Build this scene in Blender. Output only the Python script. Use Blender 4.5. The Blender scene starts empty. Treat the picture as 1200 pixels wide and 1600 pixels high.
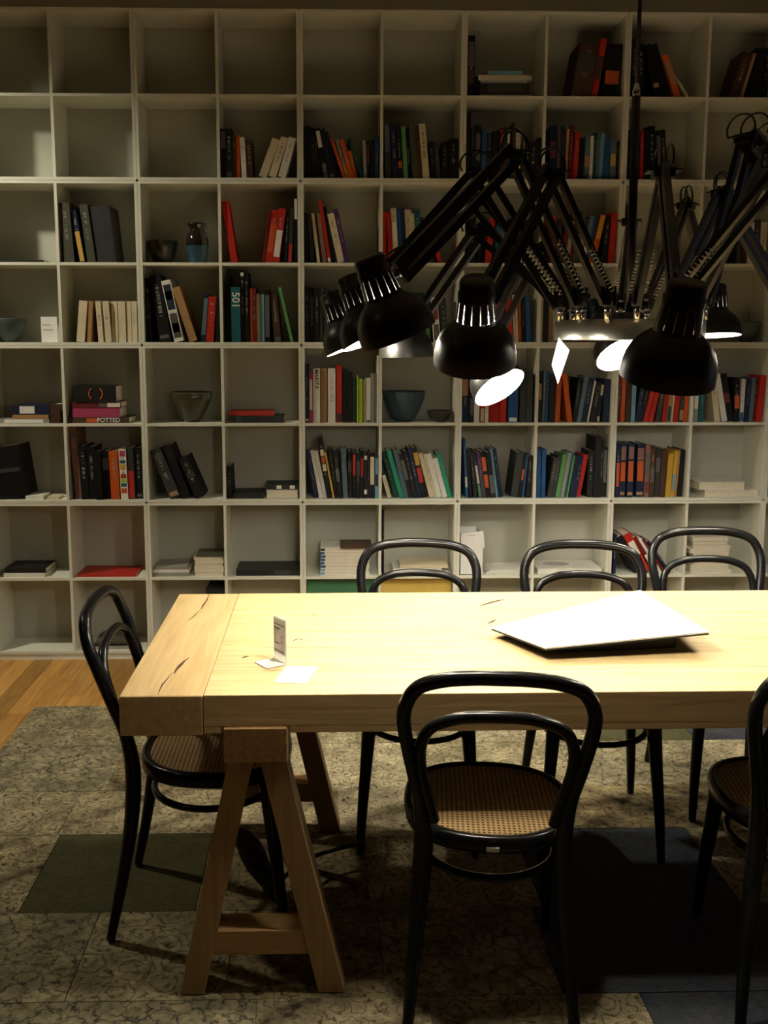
import bpy, bmesh, math, random
from mathutils import Vector, Matrix, Quaternion
random.seed(7)
S = bpy.context.scene
COL = S.collection

# ------------------------------------------------------------------ camera
CP = Vector((0.8648, -4.5816, 1.5212)); PITCH = 0.1393; YAW = 0.0246
FPX = 1500.0; PX = 546.37; PY = 752.74
_F = Vector((math.sin(YAW)*math.cos(PITCH), math.cos(YAW)*math.cos(PITCH), -math.sin(PITCH)))
_R = Vector((math.cos(YAW), -math.sin(YAW), 0)); _U = _R.cross(_F)
cam_d = bpy.data.cameras.new('camera'); cam = bpy.data.objects.new('camera', cam_d); COL.objects.link(cam)
cam_d.sensor_fit = 'AUTO'; cam_d.sensor_width = 36.0; cam_d.lens = FPX/1600*36
cam_d.shift_x = (600-PX)/1600; cam_d.shift_y = -(800-PY)/1600
cam_d.clip_start = 0.05; cam_d.clip_end = 60
cam.matrix_world = Matrix(((_R.x, _U.x, -_F.x, CP.x), (_R.y, _U.y, -_F.y, CP.y), (_R.z, _U.z, -_F.z, CP.z), (0, 0, 0, 1)))
S.camera = cam
def ray(u, v): return _F + _R*((u-PX)/FPX) - _U*((v-PY)/FPX)
def atz(u, v, z): d = ray(u, v); return CP + d*((z-CP.z)/d.z)
def aty(u, v, y): d = ray(u, v); return CP + d*((y-CP.y)/d.y)
def pj(p):
    d = Vector(p)-CP; z = d.dot(_F); return (PX+FPX*d.dot(_R)/z, PY-FPX*d.dot(_U)/z)

# ------------------------------------------------------------------ world, light levels, exposure
w = bpy.data.worlds.new('world'); S.world = w; w.use_nodes = True
w.node_tree.nodes['Background'].inputs[0].default_value = (0.5, 0.55, 0.65, 1)
w.node_tree.nodes['Background'].inputs[1].default_value = 0.02
S.view_settings.view_transform = 'Standard'; S.view_settings.look = 'None'
S.view_settings.exposure = 0.0; S.view_settings.gamma = 1.0; S.view_settings.use_curve_mapping = False
S.cycles.sample_clamp_indirect = 6.0
S.cycles.max_bounces = 8
BULB = 1080.0              # radiance of each lamp bulb
BULB_COL = (1.0, 0.92, 0.75)
def spot(name, loc, target, power, col, size, blend=0.6, radius=0.04):
    l = bpy.data.lights.new(name, 'SPOT'); l.energy = power; l.color = col; l.spot_size = math.radians(size)
    l.spot_blend = blend; l.shadow_soft_size = radius
    o = bpy.data.objects.new(name, l); COL.objects.link(o); o.location = loc
    o.rotation_euler = (Vector(target)-Vector(loc)).to_track_quat('-Z', 'Y').to_euler(); return o
SPOT1 = (-1.70, -1.05, 3.16)
spot('spot_light', SPOT1, (-0.75, -0.35, 1.1), 190, (1, .93, .72), 100, radius=.07)
SPOT2 = (-1.5, -3.4, 3.16)
spot('spot_light', SPOT2, (-0.2, -1.9, 0.0), 10, (1, .88, .62), 80)
win = bpy.data.lights.new('window_light', 'AREA'); win.shape = 'RECTANGLE'; win.size = 1.6; win.size_y = 1.5
win.energy = 2.2; win.color = (.55, .72, 1.0)
wo = bpy.data.objects.new('window_light', win); COL.objects.link(wo); wo.location = (5.42, -1.9, 1.6)
wo.rotation_euler = (0, math.radians(90), 0)

# ------------------------------------------------------------------ helpers: materials
MATS = {}
def mat(name, col, rough=0.5, metal=0.0, var=0.12, scale=18.0, bump=0.0, bscale=None, spec=0.5, emit=0.0, coat=0.0):
    if name in MATS: return MATS[name]
    m = bpy.data.materials.new(name); m.use_nodes = True; MATS[name] = m
    nt = m.node_tree; n = nt.nodes; L = nt.links; b = n['Principled BSDF']
    b.inputs['Roughness'].default_value = rough; b.inputs['Metallic'].default_value = metal
    b.inputs['Specular IOR Level'].default_value = spec; b.inputs['Coat Weight'].default_value = coat
    tc = n.new('ShaderNodeTexCoord'); ns = n.new('ShaderNodeTexNoise'); ns.inputs['Scale'].default_value = scale
    ns.inputs['Detail'].default_value = 5
    L.new(tc.outputs['Object'], ns.inputs['Vector'])
    mx = n.new('ShaderNodeMix'); mx.data_type = 'RGBA'
    c = Vector(col[:3])
    mx.inputs[6].default_value = (*(c*(1-var)), 1); mx.inputs[7].default_value = (*[min(1, x) for x in c*(1+var)], 1)
    L.new(ns.outputs['Fac'], mx.inputs[0]); L.new(mx.outputs[2], b.inputs['Base Color'])
    if bump:
        nb = n.new('ShaderNodeTexNoise'); nb.inputs['Scale'].default_value = bscale or scale*4; nb.inputs['Detail'].default_value = 4
        L.new(tc.outputs['Object'], nb.inputs['Vector'])
        bp = n.new('ShaderNodeBump'); bp.inputs['Strength'].default_value = bump; bp.inputs['Distance'].default_value = 0.01
        L.new(nb.outputs['Fac'], bp.inputs['Height']); L.new(bp.outputs['Normal'], b.inputs['Normal'])
    if emit:
        b.inputs['Emission Color'].default_value = (*col[:3], 1); b.inputs['Emission Strength'].default_value = emit
    return m

def wood(name, c1, c2, axis=0, stretch=14.0, rough=0.5, scale=5.0, lo=.86, hi=1.1):
    if name in MATS: return MATS[name]
    m = bpy.data.materials.new(name); m.use_nodes = True; MATS[name] = m
    nt = m.node_tree; n = nt.nodes; L = nt.links; b = n['Principled BSDF']; b.inputs['Roughness'].default_value = rough
    b.inputs['Specular IOR Level'].default_value = 0.3
    tc = n.new('ShaderNodeTexCoord'); mp = n.new('ShaderNodeMapping'); oi = n.new('ShaderNodeObjectInfo')
    sc = [stretch]*3; sc[axis] = 1.0; mp.inputs['Scale'].default_value = sc
    ad = n.new('ShaderNodeVectorMath'); ad.operation = 'ADD'; mu = n.new('ShaderNodeMath'); mu.operation = 'MULTIPLY'; mu.inputs[1].default_value = 37.0
    L.new(oi.outputs['Random'], mu.inputs[0]); L.new(tc.outputs['Object'], ad.inputs[0]); L.new(mu.outputs[0], ad.inputs[1])
    L.new(ad.outputs[0], mp.inputs['Vector'])
    ns = n.new('ShaderNodeTexNoise'); ns.inputs['Scale'].default_value = scale; ns.inputs['Detail'].default_value = 6; ns.inputs['Distortion'].default_value = 0.6
    L.new(mp.outputs['Vector'], ns.inputs['Vector'])
    cr = n.new('ShaderNodeValToRGB'); e = cr.color_ramp.elements
    e[0].position = 0.3; e[0].color = (*c2, 1); e[1].position = 0.68; e[1].color = (*c1, 1)
    L.new(ns.outputs['Fac'], cr.inputs['Fac'])
    hs = n.new('ShaderNodeHueSaturation'); mr = n.new('ShaderNodeMapRange'); mr.inputs[3].default_value = lo; mr.inputs[4].default_value = hi
    L.new(oi.outputs['Random'], mr.inputs[0]); L.new(mr.outputs[0], hs.inputs['Value']); L.new(cr.outputs['Color'], hs.inputs['Color'])
    L.new(hs.outputs['Color'], b.inputs['Base Color'])
    bp = n.new('ShaderNodeBump'); bp.inputs['Strength'].default_value = 0.15; bp.inputs['Distance'].default_value = 0.004
    L.new(ns.outputs['Fac'], bp.inputs['Height']); L.new(bp.outputs['Normal'], b.inputs['Normal'])
    return m

def translucent(m, fac):
    nt = m.node_tree; n = nt.nodes; L = nt.links; b = n['Principled BSDF']; out = n['Material Output']
    tr = n.new('ShaderNodeBsdfTranslucent'); src = b.inputs['Base Color'].links[0].from_socket; L.new(src, tr.inputs['Color'])
    mx = n.new('ShaderNodeMixShader'); mx.inputs[0].default_value = fac; L.new(b.outputs[0], mx.inputs[1]); L.new(tr.outputs[0], mx.inputs[2]); L.new(mx.outputs[0], out.inputs['Surface']); return m

# ------------------------------------------------------------------ helpers: meshes
class MB:
    def __init__(s): s.v = []; s.f = []; s.sm = []
    def add(s, vs, fs, smooth=False):
        o = len(s.v); s.v += [tuple(p) for p in vs]; s.f += [tuple(i+o for i in f) for f in fs]; s.sm += [smooth]*len(fs); return s
    def box(s, x0, x1, y0, y1, z0, z1, M=None):
        p = [(x0, y0, z0), (x1, y0, z0), (x1, y1, z0), (x0, y1, z0), (x0, y0, z1), (x1, y0, z1), (x1, y1, z1), (x0, y1, z1)]
        if M: p = [M @ Vector(q) for q in p]
        return s.add(p, [(0, 3, 2, 1), (4, 5, 6, 7), (0, 1, 5, 4), (1, 2, 6, 5), (2, 3, 7, 6), (3, 0, 4, 7)])
    def prism(s, poly, a0, a1, axis='y', M=None):
        # poly in the two other axes; extrude a0..a1 along axis
        k = len(poly)
        def P(q, a):
            r = (q[0], a, q[1]) if axis == 'y' else (q[0], q[1], a) if axis == 'z' else (a, q[0], q[1])
            return M @ Vector(r) if M else r
        vs = [P(q, a0) for q in poly]+[P(q, a1) for q in poly]
        fs = [tuple(range(k)), tuple(range(2*k-1, k-1, -1))]+[(i, i+k, (i+1) % k+k, (i+1) % k) for i in range(k)]
        return s.add(vs, fs)
    def beam(s, a, b, wx, wy, up=(0, 1, 0)):
        a = Vector(a); b = Vector(b); d = (b-a).normalized(); x = Vector(up).cross(d)
        x = x.normalized() if x.length > 1e-4 else d.orthogonal().normalized()
        y = d.cross(x)
        vs = []
        for p in (a, b):
            for sx, sy in ((-1, -1), (1, -1), (1, 1), (-1, 1)): vs.append(p+x*(sx*wx/2)+y*(sy*wy/2))
        return s.add(vs, [(3, 2, 1, 0), (4, 5, 6, 7), (0, 1, 5, 4), (1, 2, 6, 5), (2, 3, 7, 6), (3, 0, 4, 7)])
    def tube(s, pts, rad, n=10, closed=False, caps=True):
        pts = [Vector(p) for p in pts]; k = len(pts)
        rr = rad if isinstance(rad, (list, tuple)) else [rad]*k
        T = []
        for i in range(k):
            a = pts[(i-1) % k] if (closed or i > 0) else pts[i]; b = pts[(i+1) % k] if (closed or i < k-1) else pts[i]
            T.append((b-a).normalized())
        nrm = T[0].orthogonal().normalized(); vs = []
        for i in range(k):
            if i: nrm = (T[i-1].rotation_difference(T[i]) @ nrm); nrm = (nrm-T[i]*nrm.dot(T[i])).normalized()
            bn = T[i].cross(nrm)
            for j in range(n):
                a = 2*math.pi*j/n; vs.append(pts[i]+(nrm*math.cos(a)+bn*math.sin(a))*rr[i])
        fs = []
        for i in range(k if closed else k-1):
            i2 = (i+1) % k
            for j in range(n): fs.append((i*n+j, i*n+(j+1) % n, i2*n+(j+1) % n, i2*n+j))
        s.add(vs, fs, True)
        if caps and not closed:
            o = len(s.v)-k*n
            s.f.append(tuple(o+j for j in range(n-1, -1, -1))); s.f.append(tuple(o+(k-1)*n+j for j in range(n))); s.sm += [False, False]
        return s
    def lathe(s, prof, n=24, M=None, smooth=True):
        vs = []; fs = []
        for r, z in prof:
            for j in range(n):
                a = 2*math.pi*j/n; p = Vector((r*math.cos(a), r*math.sin(a), z)); vs.append(M @ p if M else p)
        for i in range(len(prof)-1):
            for j in range(n): fs.append((i*n+j, i*n+(j+1) % n, (i+1)*n+(j+1) % n, (i+1)*n+j))
        return s.add(vs, fs, smooth)
    def disc(s, c, r, n=24, M=None, flip=False):
        vs = [Vector((c[0]+r*math.cos(2*math.pi*j/n), c[1]+r*math.sin(2*math.pi*j/n), c[2])) for j in range(n)]
        if M: vs = [M @ p for p in vs]
        f = tuple(range(n)); return s.add(vs, [f[::-1] if flip else f])
    def mesh(s, name):
        me = bpy.data.meshes.new(name); me.from_pydata(s.v, [], s.f); me.update()
        me.polygons.foreach_set('use_smooth', s.sm); return me
    def build(s, name, m, parent=None, bevel=0):
        me = s.mesh(name)
        bm = bmesh.new(); bm.from_mesh(me); bmesh.ops.recalc_face_normals(bm, faces=bm.faces)
        if bevel: bmesh.ops.bevel(bm, geom=bm.edges[:], offset=bevel, segments=1, affect='EDGES', clamp_overlap=True)
        bm.to_mesh(me); bm.free()
        if m: me.materials.append(m)
        return link(name, me, parent)
def link(name, me, parent=None):
    o = bpy.data.objects.new(name, me); COL.objects.link(o)
    if parent is not None: o.parent = parent
    return o
def thing(name, label, cat, loc=(0, 0, 0), rz=0, group=None):
    o = bpy.data.objects.new(name, None); COL.objects.link(o); o.location = loc; o.rotation_euler = (0, 0, rz)
    o.empty_display_size = 0.05
    tag(o, label, cat, group); return o
def tag(o, label, cat, group=None):
    o['label'] = label; o['category'] = cat
    if group: o['group'] = group
    return o
def struct(o): o['kind'] = 'structure'; return o
def smooth_path(pts, sub=6):
    # Catmull-Rom
    P = [Vector(p) for p in pts]; out = []
    for i in range(len(P)-1):
        p0 = P[i-1] if i else P[i]*2-P[i+1]; p1 = P[i]; p2 = P[i+1]; p3 = P[i+2] if i+2 < len(P) else P[i+1]*2-P[i]
        for k in range(sub):
            t = k/sub
            out.append(0.5*((2*p1)+(p2-p0)*t+(2*p0-5*p1+4*p2-p3)*t*t+(-p0+3*p1-3*p2+p3)*t**3))
    out.append(P[-1]); return out
def text_mesh(s, size, m, name, parent, M, depth=0.0004, spacing=1.0):
    cu = bpy.data.curves.new('letters', 'FONT'); cu.body = s; cu.size = size; cu.extrude = depth; cu.align_x = 'CENTER'; cu.align_y = 'CENTER'
    cu.space_character = spacing; cu.offset = size*0.012
    t = bpy.data.objects.new('letters', cu); COL.objects.link(t)
    dg = bpy.context.evaluated_depsgraph_get(); me = bpy.data.meshes.new_from_object(t.evaluated_get(dg))
    bpy.data.objects.remove(t); me.transform(M); me.materials.clear(); me.materials.append(m)
    return link(name, me, parent)

# ------------------------------------------------------------------ materials
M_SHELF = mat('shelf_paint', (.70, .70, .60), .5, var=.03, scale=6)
M_BACK = mat('shelf_back_grey', (.44, .435, .365), .6, var=.04, scale=8)  # back panels: darker, greyer tone than the boards and sides
M_WALL = mat('wall_paint', (.52, .49, .40), .8, var=.05, scale=3, bump=.05)
M_CEIL = mat('ceiling_paint', (.5, .48, .42), .9, var=.04, scale=2)
M_DARKWALL = mat('dark_wall', (.10, .09, .08), .8, var=.1, scale=2)
M_BLACKWOOD = mat('black_lacquer', (.005, .005, .0055), .24, var=.3, scale=9, spec=.2)
M_OAK = wood('oak_board', (.64, .475, .25), (.52, .355, .16), axis=0, scale=3.5)
M_OAKY = wood('oak_end_board', (.60, .44, .22), (.48, .32, .14), axis=1, scale=3.5)
M_OAKZ = wood('oak_leg', (.42, .27, .12), (.31, .185, .075), axis=2, scale=4)
M_PLANK = wood('floor_oak', (.56, .30, .08), (.36, .17, .04), axis=1, rough=.38, lo=.62, hi=1.3)
M_CRACK = mat('wood_crack', (.05, .028, .012), .9)
M_LAMP = mat('lamp_black', (.007, .007, .007), .28, var=.2, spec=.3)
M_SHADE = mat('shade_black', (.008, .0075, .007), .36, var=.2, spec=.3)
M_BULBOFF = mat('bulb_frosted', (.8, .78, .72), .3, var=.02)
M_STEEL = mat('brushed_steel', (.52, .52, .47), .3, 1.0, var=.1, scale=40)
M_CHROME = mat('chrome', (.7, .7, .7), .12, 1.0, var=.05)
M_REFL = mat('white_reflector', (.9, .87, .78), .5, var=.02)
M_BULB = mat('bulb_glow', BULB_COL, .4, var=.0, emit=BULB)
M_PAPER = mat('paper_white', (.82, .82, .80), .7, var=.03, scale=30)
M_INK = mat('print_grey', (.09, .09, .09), .7, var=.2)
M_INKL = mat('print_light_grey', (.40, .38, .37), .7, var=.2)
M_PAGES = mat('page_edges', (.70, .63, .48), .8, var=.12, scale=60)
M_BLACK = mat('matt_black', (.012, .012, .012), .7, var=.3)
M_PLASTIC = mat('clear_acrylic', (.75, .78, .74), .12, var=.03)

# ------------------------------------------------------------------ room
def room():
    o = MB().box(-3.2, 5.5, .262, .45, 0, 3.5).build('wall_back', M_WALL); struct(o)
    o = MB().box(-3.4, -3.2, -7.2, .45, 0, 3.5).build('wall_left', M_DARKWALL); struct(o)
    # right wall with a window opening
    b = MB(); b.box(5.5, 5.7, -7.2, -2.75, 0, 3.5); b.box(5.5, 5.7, -1.05, .45, 0, 3.5)
    b.box(5.5, 5.7, -2.75, -1.05, 0, .8); b.box(5.5, 5.7, -2.75, -1.05, 2.4, 3.5)
    struct(b.build('wall_right', M_DARKWALL))
    wn = MB(); wn.box(5.6, 5.615, -2.75, -1.05, .8, 2.4)
    g = mat('window_glass', (.04, .05, .07), .05, var=.1); wobj = struct(wn.build('window_1', g))
    f = MB()
    for y in (-2.75, -1.93, -1.10): f.box(5.56, 5.6, y, y+.05, .8, 2.4)
    for z in (.8, 2.35): f.box(5.56, 5.6, -2.70, -1.10, z, z+.05)
    f.build('window_frame', M_SHELF, wobj)
    struct(MB().box(-3.4, 5.7, -7.4, -7.2, 0, 3.5).build('wall_front', M_DARKWALL))
    struct(MB().box(-3.4, 5.7, -7.4, .45, 3.5, 3.65).build('ceiling', M_CEIL))
    fl = struct(MB().box(-3.4, 5.7, -7.4, .45, -.15, -.008).build('floor', M_PLANK))
    # oak strips
    meshes = []
    for ln in (.55, .75, .95):
        me = MB().box(-.0440, .0440, -ln/2+.001, ln/2-.001, -.008, 0).mesh('plank'); me.materials.append(M_PLANK); meshes.append((ln, me))
    rnd = random.Random(3)
    x = -1.33; cnt = 0
    while x < 3.8:
        y = .25
        lim = -4.2 if x < -.30 else -.80
        y -= rnd.random()*.5
        # first short piece against the wall
        first = True
        yy = .25
        while yy > lim and cnt < 300:
            ln, me = meshes[rnd.randrange(3)]
            o = link('plank', me, fl); o.location = (x, yy-ln/2-(0 if not first else 0), 0); cnt += 1
            yy -= ln; first = False
        x += .0895
room()

# ------------------------------------------------------------------ rug: patchwork of faded ornamental carpets
RUG_M = []
def rug_mat(i, base, ink, hi, kind, sc, strength=.97):
    m = bpy.data.materials.new('rug_patch_%d' % i); m.use_nodes = True; RUG_M.append(m)
    nt = m.node_tree; n = nt.nodes; L = nt.links; b = n['Principled BSDF']; b.inputs['Roughness'].default_value = .95
    b.inputs['Specular IOR Level'].default_value = .1
    tc = n.new('ShaderNodeTexCoord'); mp = n.new('ShaderNodeMapping'); mp.inputs['Rotation'].default_value = (0, 0, i*.9)
    L.new(tc.outputs['Object'], mp.inputs['Vector'])
    w1 = n.new('ShaderNodeTexNoise'); w1.inputs['Scale'].default_value = 38; w1.inputs['Detail'].default_value = 3; L.new(mp.outputs[0], w1.inputs['Vector'])
    ad = n.new('ShaderNodeMixRGB'); ad.inputs[0].default_value = .045; L.new(mp.outputs[0], ad.inputs[1]); L.new(w1.outputs['Color'], ad.inputs[2])
    def M_(op, p, q=None):
        k = n.new('ShaderNodeMath'); k.operation = op
        for i_, v_ in enumerate((p, q)):
            if v_ is None: continue
            if isinstance(v_, (int, float)): k.inputs[i_].default_value = v_
            else: L.new(v_, k.inputs[i_])
        return k.outputs[0]
    t = n.new('ShaderNodeTexVoronoi'); t.feature = 'F1'; t.inputs['Scale'].default_value = sc*1.1; t.inputs['Randomness'].default_value = .55 if kind == 'vor' else .2
    L.new(ad.outputs[0], t.inputs['Vector'])
    ring = M_('ABSOLUTE', M_('SINE', M_('MULTIPLY', t.outputs['Distance'], 15.0 if kind != 'magic' else 10.0)))
    if kind == 'wave':
        sxyz = n.new('ShaderNodeSeparateXYZ'); L.new(ad.outputs[0], sxyz.inputs[0])
        band = M_('ABSOLUTE', M_('SINE', M_('MULTIPLY', sxyz.outputs[0], 17.0))); ring = M_('MINIMUM', ring, band)
    mr = n.new('ShaderNodeMapRange'); mr.inputs[1].default_value = .08; mr.inputs[2].default_value = .70; L.new(ring, mr.inputs[0])
    fade = n.new('ShaderNodeTexNoise'); fade.inputs['Scale'].default_value = 9; fade.inputs['Detail'].default_value = 8; fade.inputs['Roughness'].default_value = .65; L.new(tc.outputs['Object'], fade.inputs['Vector'])
    fr = n.new('ShaderNodeMapRange'); fr.inputs[1].default_value = .25; fr.inputs[2].default_value = .45; fr.inputs[4].default_value = strength; L.new(fade.outputs['Fac'], fr.inputs[0])
    cr = n.new('ShaderNodeMix'); cr.data_type = 'RGBA'; cr.inputs[6].default_value = (*base, 1); cr.inputs[7].default_value = (hi[0]*.92, hi[1]*.88, hi[2]*.78, 1)
    cm = n.new('ShaderNodeMapRange'); cm.inputs[1].default_value = .38; cm.inputs[2].default_value = .64; L.new(fade.outputs['Fac'], cm.inputs[0]); L.new(cm.outputs[0], cr.inputs[0])
    inv = n.new('ShaderNodeMath'); inv.operation = 'SUBTRACT'; inv.inputs[0].default_value = 1; L.new(mr.outputs[0], inv.inputs[1])
    br = n.new('ShaderNodeTexNoise'); br.inputs['Scale'].default_value = 48; br.inputs['Detail'].default_value = 4; L.new(tc.outputs['Object'], br.inputs['Vector'])
    bm_ = n.new('ShaderNodeMapRange'); bm_.inputs[1].default_value = .40; bm_.inputs[2].default_value = .62; L.new(br.outputs['Fac'], bm_.inputs[0])
    mu = n.new('ShaderNodeMath'); mu.operation = 'MULTIPLY'; L.new(M_('MULTIPLY', M_('MAXIMUM', inv.outputs[0], M_('MULTIPLY', bm_.outputs[0], .30)), M_('ADD', .55, M_('MULTIPLY', bm_.outputs[0], .5))), mu.inputs[0]); L.new(fr.outputs[0], mu.inputs[1])
    mx = n.new('ShaderNodeMix'); mx.data_type = 'RGBA'; L.new(mu.outputs[0], mx.inputs[0]); L.new(cr.outputs[2], mx.inputs[6]); mx.inputs[7].default_value = (*ink, 1)
    pile = n.new('ShaderNodeTexNoise'); pile.inputs['Scale'].default_value = 1; pile.inputs['Detail'].default_value = 3; pm_ = n.new('ShaderNodeMapping'); pm_.inputs['Scale'].default_value = (60, 240, 60); L.new(tc.outputs['Object'], pm_.inputs[0]); L.new(pm_.outputs[0], pile.inputs['Vector'])
    hs = n.new('ShaderNodeHueSaturation'); pm = n.new('ShaderNodeMapRange'); pm.inputs[3].default_value = .45; pm.inputs[4].default_value = 1.5
    L.new(pile.outputs['Fac'], pm.inputs[0]); L.new(pm.outputs[0], hs.inputs['Value']); L.new(mx.outputs[2], hs.inputs['Color']); L.new(hs.outputs[0], b.inputs['Base Color'])
    bp = n.new('ShaderNodeBump'); bp.inputs['Strength'].default_value = .5; bp.inputs['Distance'].default_value = .004; L.new(pile.outputs['Fac'], bp.inputs['Height']); L.new(bp.outputs['Normal'], b.inputs['Normal'])
rug_mat(0, (.185, .155, .090), (.035, .030, .020), (.44, .39, .26), 'vor', 10)
rug_mat(1, (.21, .175, .105), (.045, .033, .020), (.48, .42, .28), 'wave', 13)
rug_mat(2, (.165, .145, .090), (.030, .028, .024), (.40, .355, .24), 'magic', 15)
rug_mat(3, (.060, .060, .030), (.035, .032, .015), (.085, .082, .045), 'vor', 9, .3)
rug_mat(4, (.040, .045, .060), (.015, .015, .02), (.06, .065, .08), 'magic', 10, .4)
rug_mat(5, (.27, .23, .145), (.055, .040, .025), (.56, .50, .36), 'vor', 13)
rug_mat(6, (.145, .110, .060), (.030, .022, .013), (.34, .28, .17), 'wave', 9)
def rug():
    RX0, RX1, RY0, RY1 = -.375, 3.55, -3.75, -.645
    t = thing('patchwork_rug', 'faded beige and grey patchwork rug with ornamental patches under the table', 'rug', (0, 0, 0))
    MB().box(RX0, RX1, RY0, RY1, .0005, .005).build('backing', mat('rug_backing', (.16, .13, .09), .95, var=.3), t)
    rnd = random.Random(11)
    rows = [(-.645, -1.06), (-1.06, -1.44), (-1.44, -1.74), (-1.74, -2.16), (-2.16, -2.52), (-2.52, -2.96), (-2.96, -3.36), (-3.36, -3.75)]
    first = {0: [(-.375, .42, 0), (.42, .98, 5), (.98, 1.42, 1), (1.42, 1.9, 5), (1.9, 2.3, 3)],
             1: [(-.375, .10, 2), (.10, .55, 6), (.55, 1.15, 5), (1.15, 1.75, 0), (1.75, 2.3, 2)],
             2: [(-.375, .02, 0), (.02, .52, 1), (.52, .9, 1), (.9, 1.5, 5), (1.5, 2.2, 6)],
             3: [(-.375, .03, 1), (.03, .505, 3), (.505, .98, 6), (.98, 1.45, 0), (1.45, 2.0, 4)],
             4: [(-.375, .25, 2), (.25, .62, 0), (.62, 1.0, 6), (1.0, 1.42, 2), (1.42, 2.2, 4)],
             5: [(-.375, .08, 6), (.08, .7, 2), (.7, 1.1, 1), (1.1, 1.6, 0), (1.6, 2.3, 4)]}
    for r, (y1, y0) in enumerate(rows):
        cells = list(first.get(r, []))
        x = cells[-1][1] if cells else RX0
        while x < RX1-.05:
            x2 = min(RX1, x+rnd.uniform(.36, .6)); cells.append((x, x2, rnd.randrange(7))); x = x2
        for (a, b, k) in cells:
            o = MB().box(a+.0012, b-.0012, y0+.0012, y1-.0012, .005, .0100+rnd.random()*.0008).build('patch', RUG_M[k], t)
    # fringe along seams: short raised stitches
    return t
rug()

# ------------------------------------------------------------------ bookcase of square modules
MOD = .75; TH = .0135; DEP = .24
def mod_meshes():
    d = {}
    c = .0065; S_ = MOD-.0012
    def P(poly, n, y0=0., y1=DEP):
        me = MB().prism(poly, y0, y1).mesh(n); bm = bmesh.new(); bm.from_mesh(me); bmesh.ops.recalc_face_normals(bm, faces=bm.faces); bm.to_mesh(me); bm.free()
        me.materials.append(M_SHELF); return me
    d['bottom_panel'] = [P([(c, 0), (S_-c, 0), (S_, c), (S_, TH), (0, TH), (0, c)], 'bottom_panel')]
    d['top_panel'] = [P([(0, S_-TH), (S_, S_-TH), (S_, S_-c), (S_-c, S_), (c, S_), (0, S_-c)], 'top_panel')]
    d['side_panel'] = [P([(0, TH), (TH, TH), (TH, S_-TH), (0, S_-TH)], 'side_panel'), P([(S_-TH, TH), (S_, TH), (S_, S_-TH), (S_-TH, S_-TH)], 'side_panel')]
    m = S_/2
    d['divider'] = [P([(m-TH/2, TH), (m+TH/2, TH), (m+TH/2, S_-TH), (m-TH/2, S_-TH)], 'divider', .001, DEP-.006)]
    d['shelf_board'] = [P([(TH, m-TH/2), (m-TH/2, m-TH/2), (m-TH/2, m+TH/2), (TH, m+TH/2)], 'shelf_board', .001, DEP-.006),
                        P([(m+TH/2, m-TH/2), (S_-TH, m-TH/2), (S_-TH, m+TH/2), (m+TH/2, m+TH/2)], 'shelf_board', .001, DEP-.006)]
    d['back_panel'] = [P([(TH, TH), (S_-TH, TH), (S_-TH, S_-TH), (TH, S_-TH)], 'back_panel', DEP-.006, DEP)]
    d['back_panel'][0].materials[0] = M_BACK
    return d
MM = mod_meshes()
TIER = ['bottom', 'second', 'third', 'top']
STACK = {-1: 'the grey bowl and cream books', 0: 'the blue-brown vase', 1: 'the large blue bowl', 2: 'the white carton', 3: 'the tall paper pile', 4: 'the far right end'}
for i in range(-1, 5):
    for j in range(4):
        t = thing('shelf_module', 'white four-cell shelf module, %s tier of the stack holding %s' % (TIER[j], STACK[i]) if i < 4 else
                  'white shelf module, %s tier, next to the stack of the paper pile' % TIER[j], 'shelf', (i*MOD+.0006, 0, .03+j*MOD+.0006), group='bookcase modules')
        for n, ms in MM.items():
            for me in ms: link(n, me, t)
pl = MB().box(-.745, 3.745, .006, .235, 0, .0300).build('plinth', M_SHELF); tag(pl, 'low white plinth carrying the whole bookcase', 'plinth')

def cell(c, r):
    # inner box of cell column c (0 = first right of x=0), row r from the bottom
    i = math.floor(c/2); k = c-2*i; j = r//2; q = r % 2
    S_ = MOD-.0012; m = S_/2
    x0 = i*MOD+.0006+(TH if k == 0 else m+TH/2); x1 = i*MOD+.0006+(m-TH/2 if k == 0 else S_-TH)
    z0 = .0306+j*MOD+(TH if q == 0 else m+TH/2); z1 = .0306+j*MOD+(m-TH/2 if q == 0 else S_-TH)
    return x0, x1, z0, z1

# ------------------------------------------------------------------ books
PAL = {'K': ((.0045, .0045, .005), 'black'), 'N': ((.006, .013, .040), 'navy'), 'B': ((.015, .070, .20), 'blue'), 'L': ((.15, .32, .42), 'light blue'),
       'T': ((.010, .095, .12), 'teal'), 'R': ((.42, .020, .010), 'red'), 'D': ((.12, .012, .012), 'dark red'), 'O': ((.50, .085, .010), 'orange'),
       'Y': ((.55, .33, .04), 'yellow'), 'G': ((.10, .28, .09), 'green'), 'g': ((.008, .045, .028), 'dark green'), 'l': ((.32, .48, .02), 'lime green'),
       'W': ((.72, .70, .64), 'white'), 'C': ((.62, .54, .37), 'cream'), 'A': ((.26, .26, .23), 'grey'), 'a': ((.030, .031, .030), 'dark grey'),
       'P': ((.06, .022, .10), 'purple'), 'M': ((.38, .045, .12), 'pink'), 'b': ((.060, .028, .014), 'brown'), 't': ((.36, .20, .085), 'tan'),
       'e': ((.025, .26, .16), 'emerald'), 'S': ((.085, .13, .165), 'slate blue'), 'E': ((.060, .062, .042), 'olive grey'), 'm': ((.22, .11, .09), 'mauve brown')}
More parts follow.
